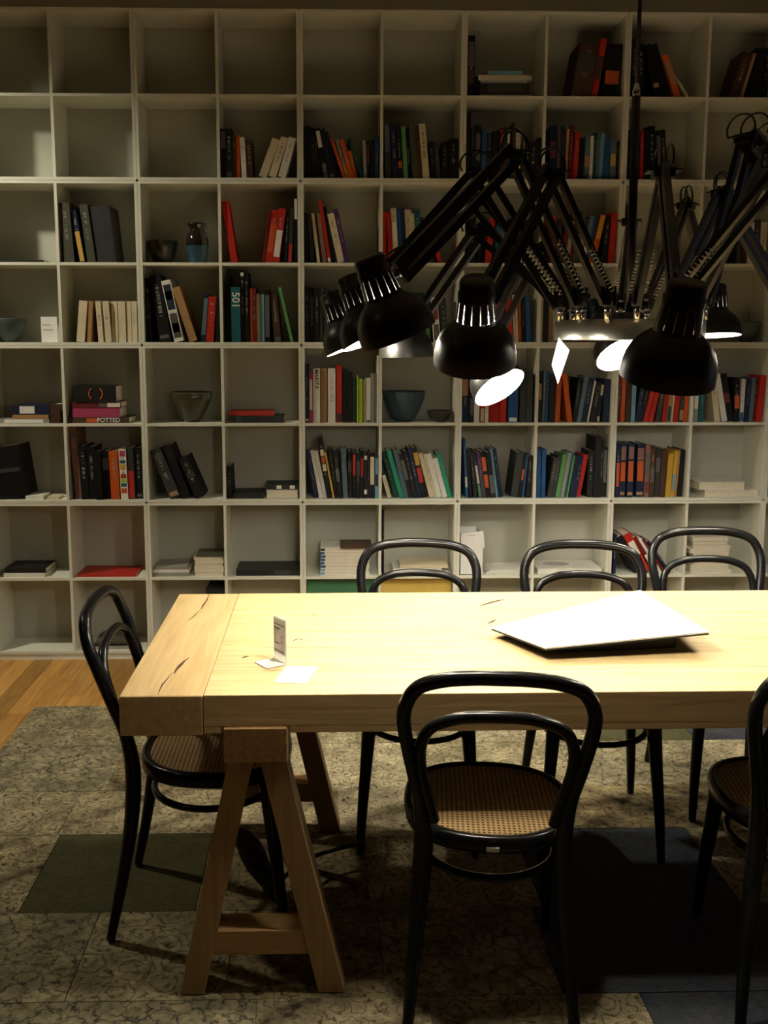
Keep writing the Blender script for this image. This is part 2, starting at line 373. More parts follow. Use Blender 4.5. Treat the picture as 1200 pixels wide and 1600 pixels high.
def cover_mat(k):
    name = 'book_cover_'+PAL[k][1].replace(' ', '_')
    if name in MATS: return MATS[name]
    col = PAL[k][0]; lum = sum(col)/3
    m = mat(name, col, .6, var=.22, scale=14, spec=.22)
    nt = m.node_tree; n = nt.nodes; L = nt.links; b = n['Principled BSDF']; src = b.inputs['Base Color'].links[0].from_socket
    # small printed title flecks down the middle of the spine
    tc = n.new('ShaderNodeTexCoord'); oi = n.new('ShaderNodeObjectInfo'); sx = n.new('ShaderNodeSeparateXYZ'); L.new(tc.outputs['Generated'], sx.inputs[0])
    def math_(op, a, bb=None, cc=None):
        q = n.new('ShaderNodeMath'); q.operation = op
        for i_, v_ in enumerate((a, bb, cc)):
            if v_ is None: continue
            if isinstance(v_, (int, float)): q.inputs[i_].default_value = v_
            else: L.new(v_, q.inputs[i_])
        return q.outputs[0]
    cx = math_('COMPARE', sx.outputs[0], .5, .16)
    cz = math_('COMPARE', sx.outputs[2], .62, .24)
    cy = math_('LESS_THAN', sx.outputs[1], .02)
    mp = n.new('ShaderNodeMapping'); mp.inputs['Scale'].default_value = (1, 0, 60); L.new(tc.outputs['Generated'], mp.inputs[0])
    ad = n.new('ShaderNodeVectorMath'); ad.operation = 'ADD'; mu = math_('MULTIPLY', oi.outputs['Random'], 91.0); L.new(mp.outputs[0], ad.inputs[0]); L.new(mu, ad.inputs[1])
    wn = n.new('ShaderNodeTexNoise'); wn.inputs['Scale'].default_value = 1.0; wn.inputs['Detail'].default_value = 2; L.new(ad.outputs[0], wn.inputs['Vector'])
    th = math_('GREATER_THAN', wn.outputs['Fac'], .54); on = math_('GREATER_THAN', oi.outputs['Random'], .45)
    f = math_('MULTIPLY', math_('MULTIPLY', cx, cz), math_('MULTIPLY', math_('MULTIPLY', th, on), cy))
    tcol = (.30, .29, .25) if lum < .25 else (.16, .13, .10)
    mx = n.new('ShaderNodeMix'); mx.data_type = 'RGBA'; L.new(math_('MULTIPLY', f, .8), mx.inputs[0]); L.new(src, mx.inputs[6]); mx.inputs[7].default_value = (*tcol, 1)
    L.new(mx.outputs[2], b.inputs['Base Color'])
    return m
def plain_mat(k): return mat('print_'+PAL[k][1].replace(' ', '_'), PAL[k][0], .6, var=.15, scale=25)
ORD = ['first', 'second', 'third', 'fourth', 'fifth', 'sixth', 'seventh', 'eighth', 'ninth', 'tenth', 'eleventh', 'twelfth', 'thirteenth', 'fourteenth', 'fifteenth', 'sixteenth', 'seventeenth', 'eighteenth', 'nineteenth', 'twentieth']
SHELFN = ['bottom shelf', 'second shelf up', 'third shelf up', 'fourth shelf up', 'fifth shelf up', 'sixth shelf up', 'second shelf down', 'top shelf']
COLN = {-2: 'grey bowl column', -1: 'cream books column', 0: 'vase column', 1: '501 book column', 2: 'MARITA book column', 3: 'blue bowl column',
        4: 'white carton column', 5: 'swoosh cover column', 6: 'fallen red books column', 7: 'paper pile column'}
def make_book(name, W, D, H, k, blocks=(), left=0.0, hard=True):
    """cover = two boards and a spine, spine towards -y; local origin at a lower corner"""
    t = min(.0028, W*.16); b = MB()
    x0 = left; x1 = left+W
    b.box(x0, x1, 0, t, 0, H); b.box(x0, x0+t, t, D, 0, H); b.box(x1-t, x1, t, D, 0, H)
    o = b.build(name, cover_mat(k))
    p = MB().box(x0+t, x1-t, t+.0004, D-.004, .0025, H-.004).build('page_block', M_PAGES, o)
    for (a, c, kk) in blocks:
        wid = .80
        MB().box(x0+W*(1-wid)/2, x1-W*(1-wid)/2, -.0006, .0001, H*a, H*c).build('spine_label', plain_mat(kk), o)
    return o
rb = random.Random(5)
BOOKS = {}
def poly2(px, th, W, H, left):
    c, q = math.cos(th), math.sin(th)
    return [(px+x*c+z*q, -x*q+z*c) for x, z in ((left, 0), (left+W, 0), (left+W, H), (left, H))]
def span(P, z):
    xs = []
    for i in range(4):
        (xa, za), (xb, zb) = P[i], P[(i+1) % 4]
        if (za-z)*(zb-z) <= 0 and abs(za-zb) > 1e-9: xs.append(xa+(xb-xa)*(z-za)/(zb-za))
    return (min(xs), max(xs)) if xs else None
def need_shift(A, B):
    """how far B must move right to clear A"""
    s_ = -9
    for i in range(61):
        z = .0005+i*.0058; a = span(A, z); b = span(B, z)
        if a and b: s_ = max(s_, a[1]-b[0])
    return s_
def books(c, r, spec):
    x0, x1, z0, z1 = cell(c, r)
    uu, vf = pj(((x0+x1)/2, .03, z0)); sc = (pj((0.5, .03, z0))[1]-pj((.5, .03, z0+.3))[1])/.3
    items = [s.split() for s in spec.strip().splitlines() if s.strip()]; rows = []
    for n, it in enumerate(items):
        u0, w_, h_, ln = map(float, it[0:4]); k = it[4]; blocks = []
        dep = rb.uniform(.135, .185); yf = rb.uniform(.012, .035)
        for o_ in it[5:]:
            if o_.startswith('y='): yf = float(o_[2:])
            elif o_.startswith('d='): dep = float(o_[2:])
            else:
                zz, kk = o_.split(':'); a, b_ = zz.split('-'); blocks.append((float(a), float(b_), kk))
        th = math.atan2(ln, h_); W = max(.004, w_*math.cos(th)/sc-.0006); H = math.hypot(h_, ln)/sc
        H = min(H, (z1-z0-.004-W*abs(math.sin(th)))/max(.2, math.cos(th)))
        xl = aty(u0, vf, yf).x; xr = aty(u0+w_, vf, yf).x
        rows.append([xl if ln <= 0 else xr, th, W, H, ln, k, blocks, dep, yf])
    for it_ in range(14):
        prev = None; over = 0
        for R_ in rows:
            px, th, W, H, ln = R_[:5]; left = 0.0 if ln <= 0 else -W
            if prev is not None:
                px += max(0, need_shift(prev, poly2(px, th, W, H, left))+.0004)
            P = poly2(px, th, W, H, left); px += max(0, x0+.0012-min(p[0] for p in P))
            R_[0] = px; prev = poly2(px, th, W, H, left)
        nxt = None
        for R_ in rows[::-1]:
            px, th, W, H, ln = R_[:5]; left = 0.0 if ln <= 0 else -W; P = poly2(px, th, W, H, left)
            d_ = max(0, max(p[0] for p in P)-(x1-.0012))
            if nxt is not None:
                P2 = poly2(px-d_, th, W, H, left); d_ += max(0, need_shift(P2, nxt)+.0004)
            R_[0] = px-d_; nxt = poly2(px-d_, th, W, H, left)
        if min(p[0] for p in poly2(rows[0][0], rows[0][1], rows[0][2], rows[0][3], 0.0 if rows[0][4] <= 0 else -rows[0][2])) < x0+.0008:
            for R_ in rows: R_[2] *= .965; R_[1] *= .97
        else: break
    for n, (px, th, W, H, ln, k, blocks, dep, yf) in enumerate(rows):
        left = 0.0 if ln <= 0 else -W
        o = make_book('book', W, min(dep, DEP-.01-yf), H, k, blocks, left)
        o.location = (px, yf, z0+.0003); o.rotation_euler = (0, th, 0)
        lean = 'leaning ' if abs(math.tan(th)) > .09 else 'upright '
        tag(o, '%s%s book, %s from left partition, %s, %s' % (lean, PAL[k][1], ORD[n], SHELFN[r], COLN[c]), 'book', 'books in the white bookcase')
        BOOKS[(c, r, n)] = (o, W, H, left)
def flat(c, r, spec):
    """lying books: u0 u1 thickness_px colour [dy=rot] stacked in the order given; 'at=u' starts again at the shelf"""
    x0, x1, z0, z1 = cell(c, r); vf = pj(((x0+x1)/2, .03, z0))[1]
    sc = (pj((.5, .03, z0))[1]-pj((.5, .03, z0+.3))[1])/.3
    zc = z0+.0004
    out = []
    for n, s in enumerate([q for q in spec.strip().splitlines() if q.strip()]):
        it = s.split(); u0, u1, tp = map(float, it[:3]); k = it[3]; yf = rb.uniform(.014, .03); D = rb.uniform(.15, .19); kind = 'book'; rot = 0.0; blocks = []; name2 = None; pages_front = False
        for o_ in it[4:]:
            if o_ == 'new': zc = z0+.0004
            elif o_.startswith('y='): yf = float(o_[2:])
            elif o_.startswith('d='): D = float(o_[2:])
            elif o_.startswith('k='): kind = o_[2:]
            elif o_.startswith('r='): rot = float(o_[2:])
            elif o_ == 'pages': pages_front = True
            else:
                zz, kk = o_.split(':'); a, b_ = zz.split('-'); blocks.append((float(a), float(b_), kk))
        xa = max(x0+.002, aty(u0, vf, yf).x); xb = min(x1-.002, aty(u1, vf, yf).x); W = tp/sc; D = min(D, DEP-.012-yf); L_ = xb-xa; t = min(.002, W*.2)
        b = MB()
        if pages_front: b.box(0, L_, 0, D, 0, t); b.box(0, L_, 0, D, W-t, W); b.box(0, L_, D-t, D, t, W-t)
        else: b.box(0, L_, 0, t, 0, W); b.box(0, L_, t, D, 0, t); b.box(0, L_, t, D, W-t, W)
        o = b.build(kind, mat('flat_cover_'+PAL[k][1].replace(' ', '_'), PAL[k][0], .5, var=.2, scale=20))
        MB().box(.003, L_-.003, (.002 if pages_front else t+.0003), (D-t-.0003 if pages_front else D-.003), t, W-t).build('page_block', M_PAGES, o)
        for (a, c2, kk) in blocks:
            MB().box(L_*a, L_*c2, -.0006, .0001, W*.12, W*.88).build('spine_label', plain_mat(kk), o)
        o.location = (xa, yf, zc); o.rotation_euler = (0, 0, math.radians(rot)); zc += W+.0003
        tag(o, '%s %s lying flat, %s in its pile, %s, %s' % (PAL[k][1], kind.replace('_', ' '), ORD[n], SHELFN[r], COLN[c]), kind.replace('_', ' '), 'flat things in the white bookcase')
        out.append((o, L_, D, W))
    return out

# top shelf
books(4, 7, '730 12 97 0 K .5-.9:A .22-.45:b\n743 7 34 0 K')
flat(4, 7, '751 827 4.5 W\n750 827 16 K .15-.85:a\n751 823 6 W\n747 830 8 C\n762 815 6 L')
books(5, 7, '897 33 84 13 b .45-.8:a d=.2\n932 10 92 14 R .3-.7:a\n943 29 86 3 K .25-.5:O')
books(6, 7, '984 11 92 0 K\n997 10 84 -3 K\n1017 11 82 -22 K .18-.26:t\n1035 14 84 -27 K\n1050 11 66 -25 O .3-.85:t\n1072 5 38 -26 C')
books(7, 7, '1137 17 72 20 b\n1155 5 72 19 t\n1163 17 80 8 K\n1182 9 82 4 K\n1192 9 84 3 C')
# second shelf down
books(1, 6, '341.5 9 77 0 K .6-.95:A\n351 10.5 77 0 K .02-.12:a\n362 6 68 0 b\n368.5 6 68 0 O\n375 8 64 -3 W\n384 10 61 -2 b\n402 14 60 23 C\n417 13 62 21 C\n431.5 12.5 62 18 W')
books(2, 6, '473 12.5 83 0 K\n487 7 80 -3 K\n504 9 78 -16 K .62-.95:W .1-.3:A .02-.08:A\n514 9 76 -17 K .02-.08:A\n523.5 5 74 -18 N\n529 6 62 -23 O\n535.5 5 64 -21 A .02-.3:Y\n541 8 60 -18 O\n549.5 7 44 -12 O\n557 6 63 -23 g\n563.5 6 62 -3 A\n570 5.5 61 -2 K .45-.9:D\n576 7.5 61 0 K\n584 8 67 0 B')
books(3, 6, '603 10 87 -4 a .5-.98:A\n613.5 9 87 -5 N\n623 7 85 -5 K .2-.32:O\n631 7 81 -5 G\n638.5 5 81 -6 N .3-.6:A\n644 8.5 86 -8 E\n653 7.5 83 -8 b\n661 11 86 -8 C\n674 8 60 -5 K\n682.5 6.5 58 -6 a\n690 10 60 0 K\n701 15 64 0 K')
books(4, 6, '729 6 105 0 K\n735.5 6 82 0 a .02-.2:A\n742 9 86 0 K .35-.85:A\n752 8 79 0 B\n760.5 7 75 0 a\n768.5 8 76 0 K\n780 7 82 0 D .55-.95:O\n787.5 3.5 82 0 g\n791.5 4.5 81 0 G .5-.9:W\n796.5 3 80 0 K\n800 3.5 90 0 E\n805 7.5 81 0 C\n817 8 60 0 A\n827 13 60 0 K\n841 6.5 66 0 N')
books(5, 6, '858 10.5 86 0 N .4-.7:D\n869 6 85 0 E\n875.5 5 85 0 N\n881 5 81 2 t\n886.5 6.5 86 2 D\n893.5 8 76 3 R\n902 8.5 67 1 K\n911 8.5 70 1 S .3-.55:t\n920 5 70 1 W\n925.5 4.5 75 1 g\n930.5 5.5 75 2 S\n936.5 6 75 3 L\n943 10 67 1 B\n956 10 64 0 S .35-.65:Y\n966.5 5 62 0 K')
books(6, 6, '980 9 80 0 K\n989.5 9 78 0 K\n999.5 6 80 -2 R\n1006.5 7 83 -3 K\n1014 10.5 86 -4 K\n1027 8 78 -8 K .3-.9:A\n1036 8 80 -8 K')
# sixth shelf up
books(-1, 5, '96 17 92 -5 E d=.19\n124 9 80 -12 N .02-.6:Y\n137 13 90 -10 E\n151 31 87 -8 a d=.2')
flat(-2, 5, '-40 68 4 K k=magazine d=.2')
books(1, 5, '361 11 95 -14 R\n412 5 82 10 D\n418 11 82 12 R .2-.75:O\n430 12 84 12 R .1-.6:W\n443 6 84 5 K\n450.5 6.5 85 4 a .02-.35:R\n458 5.5 105 0 K .65-.95:W')
books(2, 5, '474 7 78 0 K\n482 5 77 -4 a\n488 5 78 -9 C\n493.5 3.5 77 -9 b\n497.5 6.5 77 -10 m\n505 5.5 98 -15 R .02-.08:W\n511 5 88 -14 K\n517 11 76 -17 C\n528.5 8 83 -19 P')
books(3, 5, '598 5.5 80 0 R\n607 7 80 -5 R\n615 8.5 86 -5 C .4-.75:W .1-.25:Y\n624 6 86 -5 B\n630.5 6 86 -5 N\n637 10 84 -6 C\n647.5 5.5 78 -7 C\n653.5 8.5 84 -7 T\n662.5 5 72 -8 g\n685 7 74 -21 R')
books(4, 5, '734 9 70 0 K\n745 6 66 4 N\n757 10 70 6 R\n768 9 72 0 T\n780 9 76 0 S\n800 9 74 0 K\n820 10 70 5 K')
books(5, 5, '862 5 76 0 R\n868 9 70 0 a\n878 7 62 5 D\n887 6 66 8 A\n896 6 82 10 D\n904 6 82 14 E\n911 7 70 14 E .4-.8:t\n919 7 75 13 S .02-.4:W\n927 6 76 13 B\n934 9 76 16 O .5-.98:Y\n944 9 74 6 K\n956 10 80 3 R')
books(7, 5, '1150 8 68 0 a\n1159 7 64 0 b\n1168 8 66 0 W\n1177 8 70 0 a\n1186 10 66 0 C')
# fifth shelf up
books(-1, 4, '119 13 64 7 C\n136 6.5 64 5 t\n154 8 64 -3 C\n165 9.5 64 -3 C\n175.5 9.5 64 0 C\n186 11.5 64 0 C\n198.5 8 64 0 C\n207 8 64 0 C')
books(0, 4, '227 8 100 -2 K\n240 18 103 -14 K .05-.1:A\n260 15 95 -19 W .52-.93:N .68-.82:O .06-.46:E .15-.3:a\n286 13 84 -26 t\n313 8 76 7 N .15-.9:S\n323 12 71 6 R\n335.5 6 70 2 K')
books(1, 4, '354 7 105 0 K\n362 14.5 86 0 T\n377 6 112 0 K .92-.97:W\n383.5 6 110 0 K\n391 4 84 0 O\n395 6 84 0 D\n401.5 5.5 76 0 C\n407.5 6 75 0 L\n414 8.5 82 0 K .1-.9:A\n429 11 76 -7 b .03-.1:A\n454 5 85 -19 G')
books(2, 4, '476 8 87 0 K\n484.5 7 85 0 K .3-.85:a\n492 7 84 0 K\n500 5 86 0 E\n506 8 76 -2 a\n515 9 80 -2 K\n525 8 78 0 K\n534 9 82 0 N\n544 9 80 0 K\n554 8 78 0 K')
books(3, 4, '612 9 76 -3 K\n622 8 78 -3 N\n636 7 75 -5 C\n643.5 7 75 -5 C\n652 8 78 -5 g\n660.5 6 78 -5 K\n667 6 78 -6 G\n678 11 70 -6 W .5-.95:D .05-.4:A\n691 10 72 -6 a')
books(4, 4, '722 6 70 0 C\n729 9 70 0 B .1-.3:L\n740 9 76 0 K\n750 10 78 0 K\n762 9 74 0 N\n777 4 74 -4 M\n783 7 78 -4 P\n793 9 82 -6 R\n803 8 75 -5 C\n811.5 4 80 -4 O\n816 5 70 -3 K\n823 7 72 -5 B')
books(5, 4, '838 5.5 82 0 C\n844.5 8.5 82 0 K\n854 7 78 0 t\n861.5 6 80 0 A\n868 6 76 0 b\n875 9 70 0 a\n886 9 60 0 N\n897 10 64 0 P\n909 9 60 0 K\n920 10 66 0 N\n932 10 70 0 K')
books(6, 4, '966 8 70 0 K\n975 8 74 0 a')
# fourth shelf up
flat(-2, 3, '-30 77 7 A .25-.9:W k=book\n20 76 6 t\n20 78 15 N .2-.6:W')
books(-2, 3, '79 15 30 0 b')
PILE = flat(-1, 3, '107 202 9 b .3-.5:O\n113 188 15 M\n114 190 9 D .55-.7:A .72-.98:W\n117 183 25 K')
flat(1, 3, '368 444 11 K .02-.12:g\n358 428 7 R')
books(2, 3, '477 6 92 0 N .03-.07:W\n483.5 5.5 80 0 M .25-.85:W\n489.5 11 85 0 W\n501.5 9.5 85 0 t\n512.5 12 85 0 W\n526 8.5 90 0 R .02-.16:K\n535.5 7.5 84 0 K\n543.5 7 80 0 K\n551 3.5 68 0 g\n554.8 2.5 66 0 K\n557.6 3 74 0 l\n561 5.5 69 0 l\n567.5 4.5 67 0 C\n572.3 7 70 0 W .01-.06:K\n580 4 77 0 A\n584.3 4 77 0 A\n588.7 3 105 0 W')
books(4, 3, '721 11 70 0 N .6-.98:t\n733 7.5 75 0 N .15-.5:A\n741 8 74 0 W\n750 7.5 72 0 R .02-.3:W\n758 5 72 0 C\n764 16 72 0 R\n781 10 74 0 R\n794 15 76 0 B .02-.1:W\n811.5 9.5 76 0 a\n822 9.5 78 0 a')
books(5, 3, '840 6 72 0 K .5-.85:t\n846.5 4 80 1 S\n850.7 5 80 1 B\n856 9 76 0 K\n866 8 72 2 O\n890 8 76 -11 O\n899 6.5 70 8 K\n906 7 73 11 S\n913.5 9.5 70 10 N\n923.7 3 65 10 W\n927.2 9 63 8 K\n937 5 60 6 K .02-.15:C .7-.98:C\n943 10 68 2 N')
books(6, 3, '964 5 78 0 D\n969.3 7 75 0 O\n976.7 7.5 72 0 b\n985 6.5 72 1 L\n992 8 72 8 N\n1000.5 5 66 11 N\n1006 7.5 64 13 R\n1014 7 62 12 R\n1023 8 60 8 a\n1036 6 60 4 R\n1042.5 6.5 62 4 t .02-.4:g\n1049.3 2.5 62 3 C\n1052 9 64 3 R\n1061.5 7 64 2 a .05-.3:t\n1069 7 66 2 O')
books(7, 3, '1083 7.5 70 0 A .3-.6:W\n1091 8 68 0 T\n1122 9 68 -11 C\n1131.5 9 75 -16 W\n1141.5 10.5 74 -15 K .4-.6:D\n1153 9 70 -3 K .3-.6:O\n1163 6 68 1 W .02-.22:B\n1170 7 68 1 N\n1177.3 6 70 2 S\n1184 5.5 70 3 D\n1190 9 74 4 R')
# third shelf up
books(-2, 2, '-6 42 80 -10 K .5-.58:a')
flat(-2, 2, '40 68 6 W k=brochure y=.02 d=.12\n74 92 4 C k=notepad new y=.02 d=.1')
books(-1, 2, '112 10.5 113 -7 m .86-.93:A\n124 12 84 -3 K\n137 12 82 -2 K\n150 9.5 75 -2 K y=.002\n160.5 11 75 -2 K .6-.85:A\n174 13.5 75 -2 O\n189.5 11 78 -2 W .85-.97:M .72-.78:T .6-.7:Y .42-.5:R .34-.41:l .25-.32:T .12-.22:O\n201 11 80 -2 a .02-.55:R\n213 10.5 80 -1 K .04-.1:A')
books(0, 2, '266 18 74 -29 a .8-.92:E .03-.12:t\n286 13 80 -29 K\n306 16 62 -25 K .5-.62:a')
books(1, 2, '354 6.5 50 -2 K')
flat(1, 2, '364 412 8 K k=tray\n416 466 14 A new pages\n414 466 7 K .35-.5:W .75-.9:W')
books(2, 2, '491 7 75 -13 N\n498.5 6 75 -14 W\n505 6 74 -14 W\n511.5 7 95 -15 K .45-.56:C .58-.68:O .7-.8:C\n519 3 72 -13 Y\n522.5 6 77 -10 K\n529 6.5 75 -9 K .35-.6:A\n536.5 7.5 78 -4 S\n544.5 6 72 -1 K .55-.8:b\n550.7 5.5 72 0 K .5-.95:R\n556.5 6.5 71 0 K .5-.8:a\n563.3 5 74 0 K .45-.85:R\n568.5 5.5 69 0 K .88-.97:W .1-.2:W\n574.4 3 70 0 a\n577.8 7.5 72 0 K .3-.9:C\n585.7 5.5 63 0 L .3-.6:K')
books(3, 2, '604 6 35 -10 C\n611 8 72 -20 g\n619.5 7 74 -21 e\n628 7.5 74 -18 S\n636 7.5 69 -17 K .4-.85:A\n644 6.5 73 -17 K\n651 6.5 78 -17 N\n658.5 8.5 78 -18 K .3-.6:R .65-.9:Y\n669 7 69 -19 C\n676.5 4.5 68 -18 C\n681.5 8.5 68 -18 W\n690.5 8 61 -17 W\n700 7 70 -20 e')
books(4, 2, '728 4 92 -6 B .18-.36:W\n732.5 4 74 -6 K\n737 6.5 74 -9 K\n744 5 72 -11 N .3-.7:W .02-.28:G\n749.5 6 71 -11 P .02-.5:a\n756 7.5 72 -11 K .58-.88:O .22-.5:O\n764 8 71 -10 K .1-.5:A\n773 4 76 -11 L\n777.5 6.5 76 -12 N\n803 11 70 8 a\n815 4.5 68 7 K .4-.65:O\n820 3 67 6 B\n823.5 7 66 3 K')
books(5, 2, '838 6.5 76 0 B\n845 6.5 76 0 B\n861 7 62 9 a\n868.5 6.5 64 9 a\n876 7 67 10 G\n883.5 5.5 70 11 A\n889.5 4 70 11 T\n894 3 66 10 G\n897.5 6.5 66 9 N\n904.5 6 64 9 N\n911 7 66 11 R\n919 9 74 1 K\n928.5 9 96 1 K\n938 5.5 80 0 K\n944 7 78 0 K .3-.95:A')
books(6, 2, '961 6 84 0 N .2-.65:O\n967.5 9 84 0 N .3-.66:O .7-.95:m .04-.1:t\n979 10 84 0 N .3-.68:O .72-.95:m .04-.1:t\n993 12 84 0 N .3-.68:O .7-.92:m .04-.1:t\n1006.5 7 82 0 m .45-.85:A .1-.3:D\n1014 7.5 78 0 b .3-.6:A\n1022 8 78 0 a .5-.8:A\n1030.5 7.5 75 0 b\n1038.5 8.5 68 3 Y\n1047.5 5.5 72 4 Y .15-.5:L\n1053.5 3 74 4 t\n1057 9 74 3 K')
flat(7, 2, '1100 1187 11 W pages\n1091 1163 12 W pages')
# second shelf up
flat(-2, 1, '6 70 6 W k=magazine d=.2\n8 72 7 K k=magazine d=.18')
flat(-1, 1, '120 212 3.5 R k=folder d=.2')
flat(0, 1, '240 294 6 A k=magazine\n239 295 5 W k=magazine\n242 292 4 A k=magazine\n304 350 7 C k=magazine new pages y=.02\n303 351 7 W k=magazine pages y=.02\n304 350 6 C k=magazine pages y=.022\n305 351 5 W k=magazine pages y=.02\n303 349 4 C k=magazine pages y=.024\n306 350 3 E k=magazine y=.024')
flat(1, 1, '369 468 9 K d=.2 .6-.85:a')
mags = '\n'.join('%g %g 5.2 W k=magazine pages y=.03 .0-.09:%s' % (500+i % 3, 578-i % 2, 'LLBBTBBN'[i]) for i in range(8))
flat(2, 1, mags+'\n532 581 4 b k=book')
books(3, 1, '597.5 2.6 104 0 K')
flat(3, 1, '612 700 5 W k=magazine d=.2\n614 690 5 W k=magazine\n625 700 5 C k=magazine')
flat(4, 1, '760 826 3 W k=brochure d=.19\n764 824 3 W k=brochure d=.19')
SW = flat(5, 1, '840 940 8 W d=.2')
books(6, 1, '957 5 62 0 N\n984 12 56 -31 K\n1003 14 60 -34 R .45-.8:W\n1020 7 56 -36 D .1-.5:W\n1028 5 54 -36 W\n1034 6 52 -36 D\n1041 5 50 -36 N')
for_paper = '\n'.join('%g %g %g %s k=magazine pages y=.024' % (1078+(i*7 % 5)-2*(i % 2), 1140-(i*5 % 6)+(4 if i < 4 else 0), 6.2, 'WWWAWWWAW'[i]) for i in range(9))
flat(7, 1, for_paper)
# bottom shelf
flat(-1, 0, '146 205 5 A k=magazine\n148 208 4 K k=magazine r=4\n150 204 4 E k=magazine')
# readable spine lettering
def spine_text(key, s, k, zfrac, size, horiz=False):
    o, W, H, left = BOOKS[key]
    M = Matrix.Translation((left+W/2, -.0008, H*zfrac)) @ Matrix.Rotation(math.radians(90), 4, 'X') @ (Matrix.Identity(4) if horiz else Matrix.Rotation(math.radians(-90), 4, 'Z'))
    text_mesh(s, size, plain_mat(k), 'title_lettering', o, M)
spine_text((1, 4, 1), '501', 'W', .765, .050)
spine_text((2, 3, 2), 'MARITA', 'g', .80, .026)
o, L_, D_, W_ = PILE[0]
text_mesh('POTTED', .029, plain_mat('W'), 'title_lettering', o, Matrix.Translation((L_*.66, -.0008, W_*.5)) @ Matrix.Rotation(math.radians(90), 4, 'X'))
# orange eye-like ring on the black book of the pile
o, L_, D_, W_ = PILE[3]
for sgn in (-1, 1):
    b = MB(); pts = [(L_*.52+sgn*(.012+.020*math.cos(a)), -.0004, W_*.5+.026*math.sin(a)) for a in [math.radians(q) for q in range(-70, 71, 14)]]
    b.tube(pts, .0035, 6)
    b.build('ring_print', plain_mat('O'), o)
# grey swoosh on the white flat book
o, L_, D_, W_ = SW[0]
poly = []
for a in range(0, 361, 24):
    r = math.radians(a); poly.append((L_*.32+.055*math.cos(r)*(1 if math.cos(r) < 0 else 1.5), D_*.55+.045*math.sin(r)))
MB().prism(poly, W_+.0001, W_+.0006, 'z').build('swoosh_print', M_INKL, o)

# ------------------------------------------------------------------ bowls, vase, cards, carton, boxes
def bowl(c, r, u0, u1, vt, y, m, label, foot=.42, belly=.62):
    x0, x1, z0, z1 = cell(c, r); vb = pj(((x0+x1)/2, y, z0))[1]
    a = aty(u0, vb, y); b = aty(u1, vb, y); R = (b.x-a.x)/2; cx = (a.x+b.x)/2; cx = max(cx, x0+R+.002) if u0 > 0 else cx
    top = aty((u0+u1)/2, vt, y).z; H = top-z0
    R = min(R, .112); cx = min(cx, x1-R-.003); y = max(.004+R, min(y, DEP-.008-R))
    prof = [(0, .0), (R*foot, 0), (R*(foot+.18), H*.12), (R*(foot+.36), H*.38), (R*.93, H*.70), (R, H*.97), (R*.985, H), (R*.955, H*.98), (R*.87, H*.68), (R*(foot+.28), H*.38), (R*.3, H*.14), (0, H*.10)]
    o = MB().lathe([(max(p, .0002), q) for p, q in prof], 28).build('bowl', m); o.location = (cx, y, z0+.0004); tag(o, label, 'bowl'); return o
M_CBLUE = mat('blue_glaze', (.04, .072, .095), .45, var=.3, scale=30, bump=.1)
M_CDARK = mat('dark_glaze', (.022, .020, .012), .3, var=.3, scale=30)
M_CGREY = mat('grey_glaze', (.05, .065, .06), .5, var=.25, scale=25)
bowl(0, 5, 231, 279, 377, .115, M_CDARK, 'small dark brown bowl standing beside the vase')
bowl(-2, 4, -12, 42, 498, .115, M_CGREY, 'grey-green bowl beside the small white card stand')
bowl(0, 3, 267, 333, 612, .115, mat('smoky_glass', (.055, .05, .03), .12, var=.2), 'smoky brown glass bowl alone in its cell under the tan book', foot=.35)
bowl(3, 3, 597, 664, 611, .12, M_CBLUE, 'large matt blue bowl next to a small dark bowl', foot=.38)
bowl(3, 3, 667, 706, 641, .075, M_CDARK, 'small dark bowl at the side of the large blue bowl')
bowl(7, 4, 1149, 1187, 502, .115, M_CGREY, 'slate grey bowl behind the chandelier, above the white leaning book')
# vase
x0, x1, z0, z1 = cell(0, 5); y = .10; cx = aty(309, 408, y).x; H = aty(309, 349, y).z-z0; R = .053
v = thing('vase', 'dark brown glazed vase with blue lower body beside a bowl', 'vase', (cx, y, z0+.0004))
low = [(.0002, 0), (R*.70, 0), (R*.80, H*.12), (R*.93, H*.30), (R*.985, H*.44)]
MB().lathe(low, 28).build('lower_body', mat('vase_blue', (.022, .06, .085), .28, var=.35, scale=40), v)
up = [(R*.985, H*.44), (R, H*.56), (R*.95, H*.67), (R*.80, H*.77), (R*.63, H*.82), (R*.62, H*.85), (R*.85, H*.95), (R*.86, H*.99), (R*.80, H), (R*.55, H*.86), (R*.5, H*.80)]
MB().lathe(up, 28).build('upper_body', mat('vase_brown', (.014, .010, .007), .12, var=.3), v)
# small card stand
x0, x1, z0, z1 = cell(-2, 4); a = aty(65, 531, .03); b_ = aty(90, 531, .03); top = aty(77, 495, .03).z
t = thing('card_stand', 'small white printed card stand next to the grey-green bowl', 'sign', (min(a.x, x1-.08), .03, z0+.0004))
wd = .075; h = top-z0
MB().box(0, wd, .0, .002, 0, h).build('card', M_PAPER, t); MB().box(0, wd, .002, .045, 0, .002).build('foot', M_PLASTIC, t)
for q, (s0, s1) in enumerate(((.10, .62), (.10, .74))):
    MB().box(wd*s0, wd*s1, -.0005, .0002, h*(.66-q*.2), h*(.70-q*.2)).build('print_line', M_INKL, t)
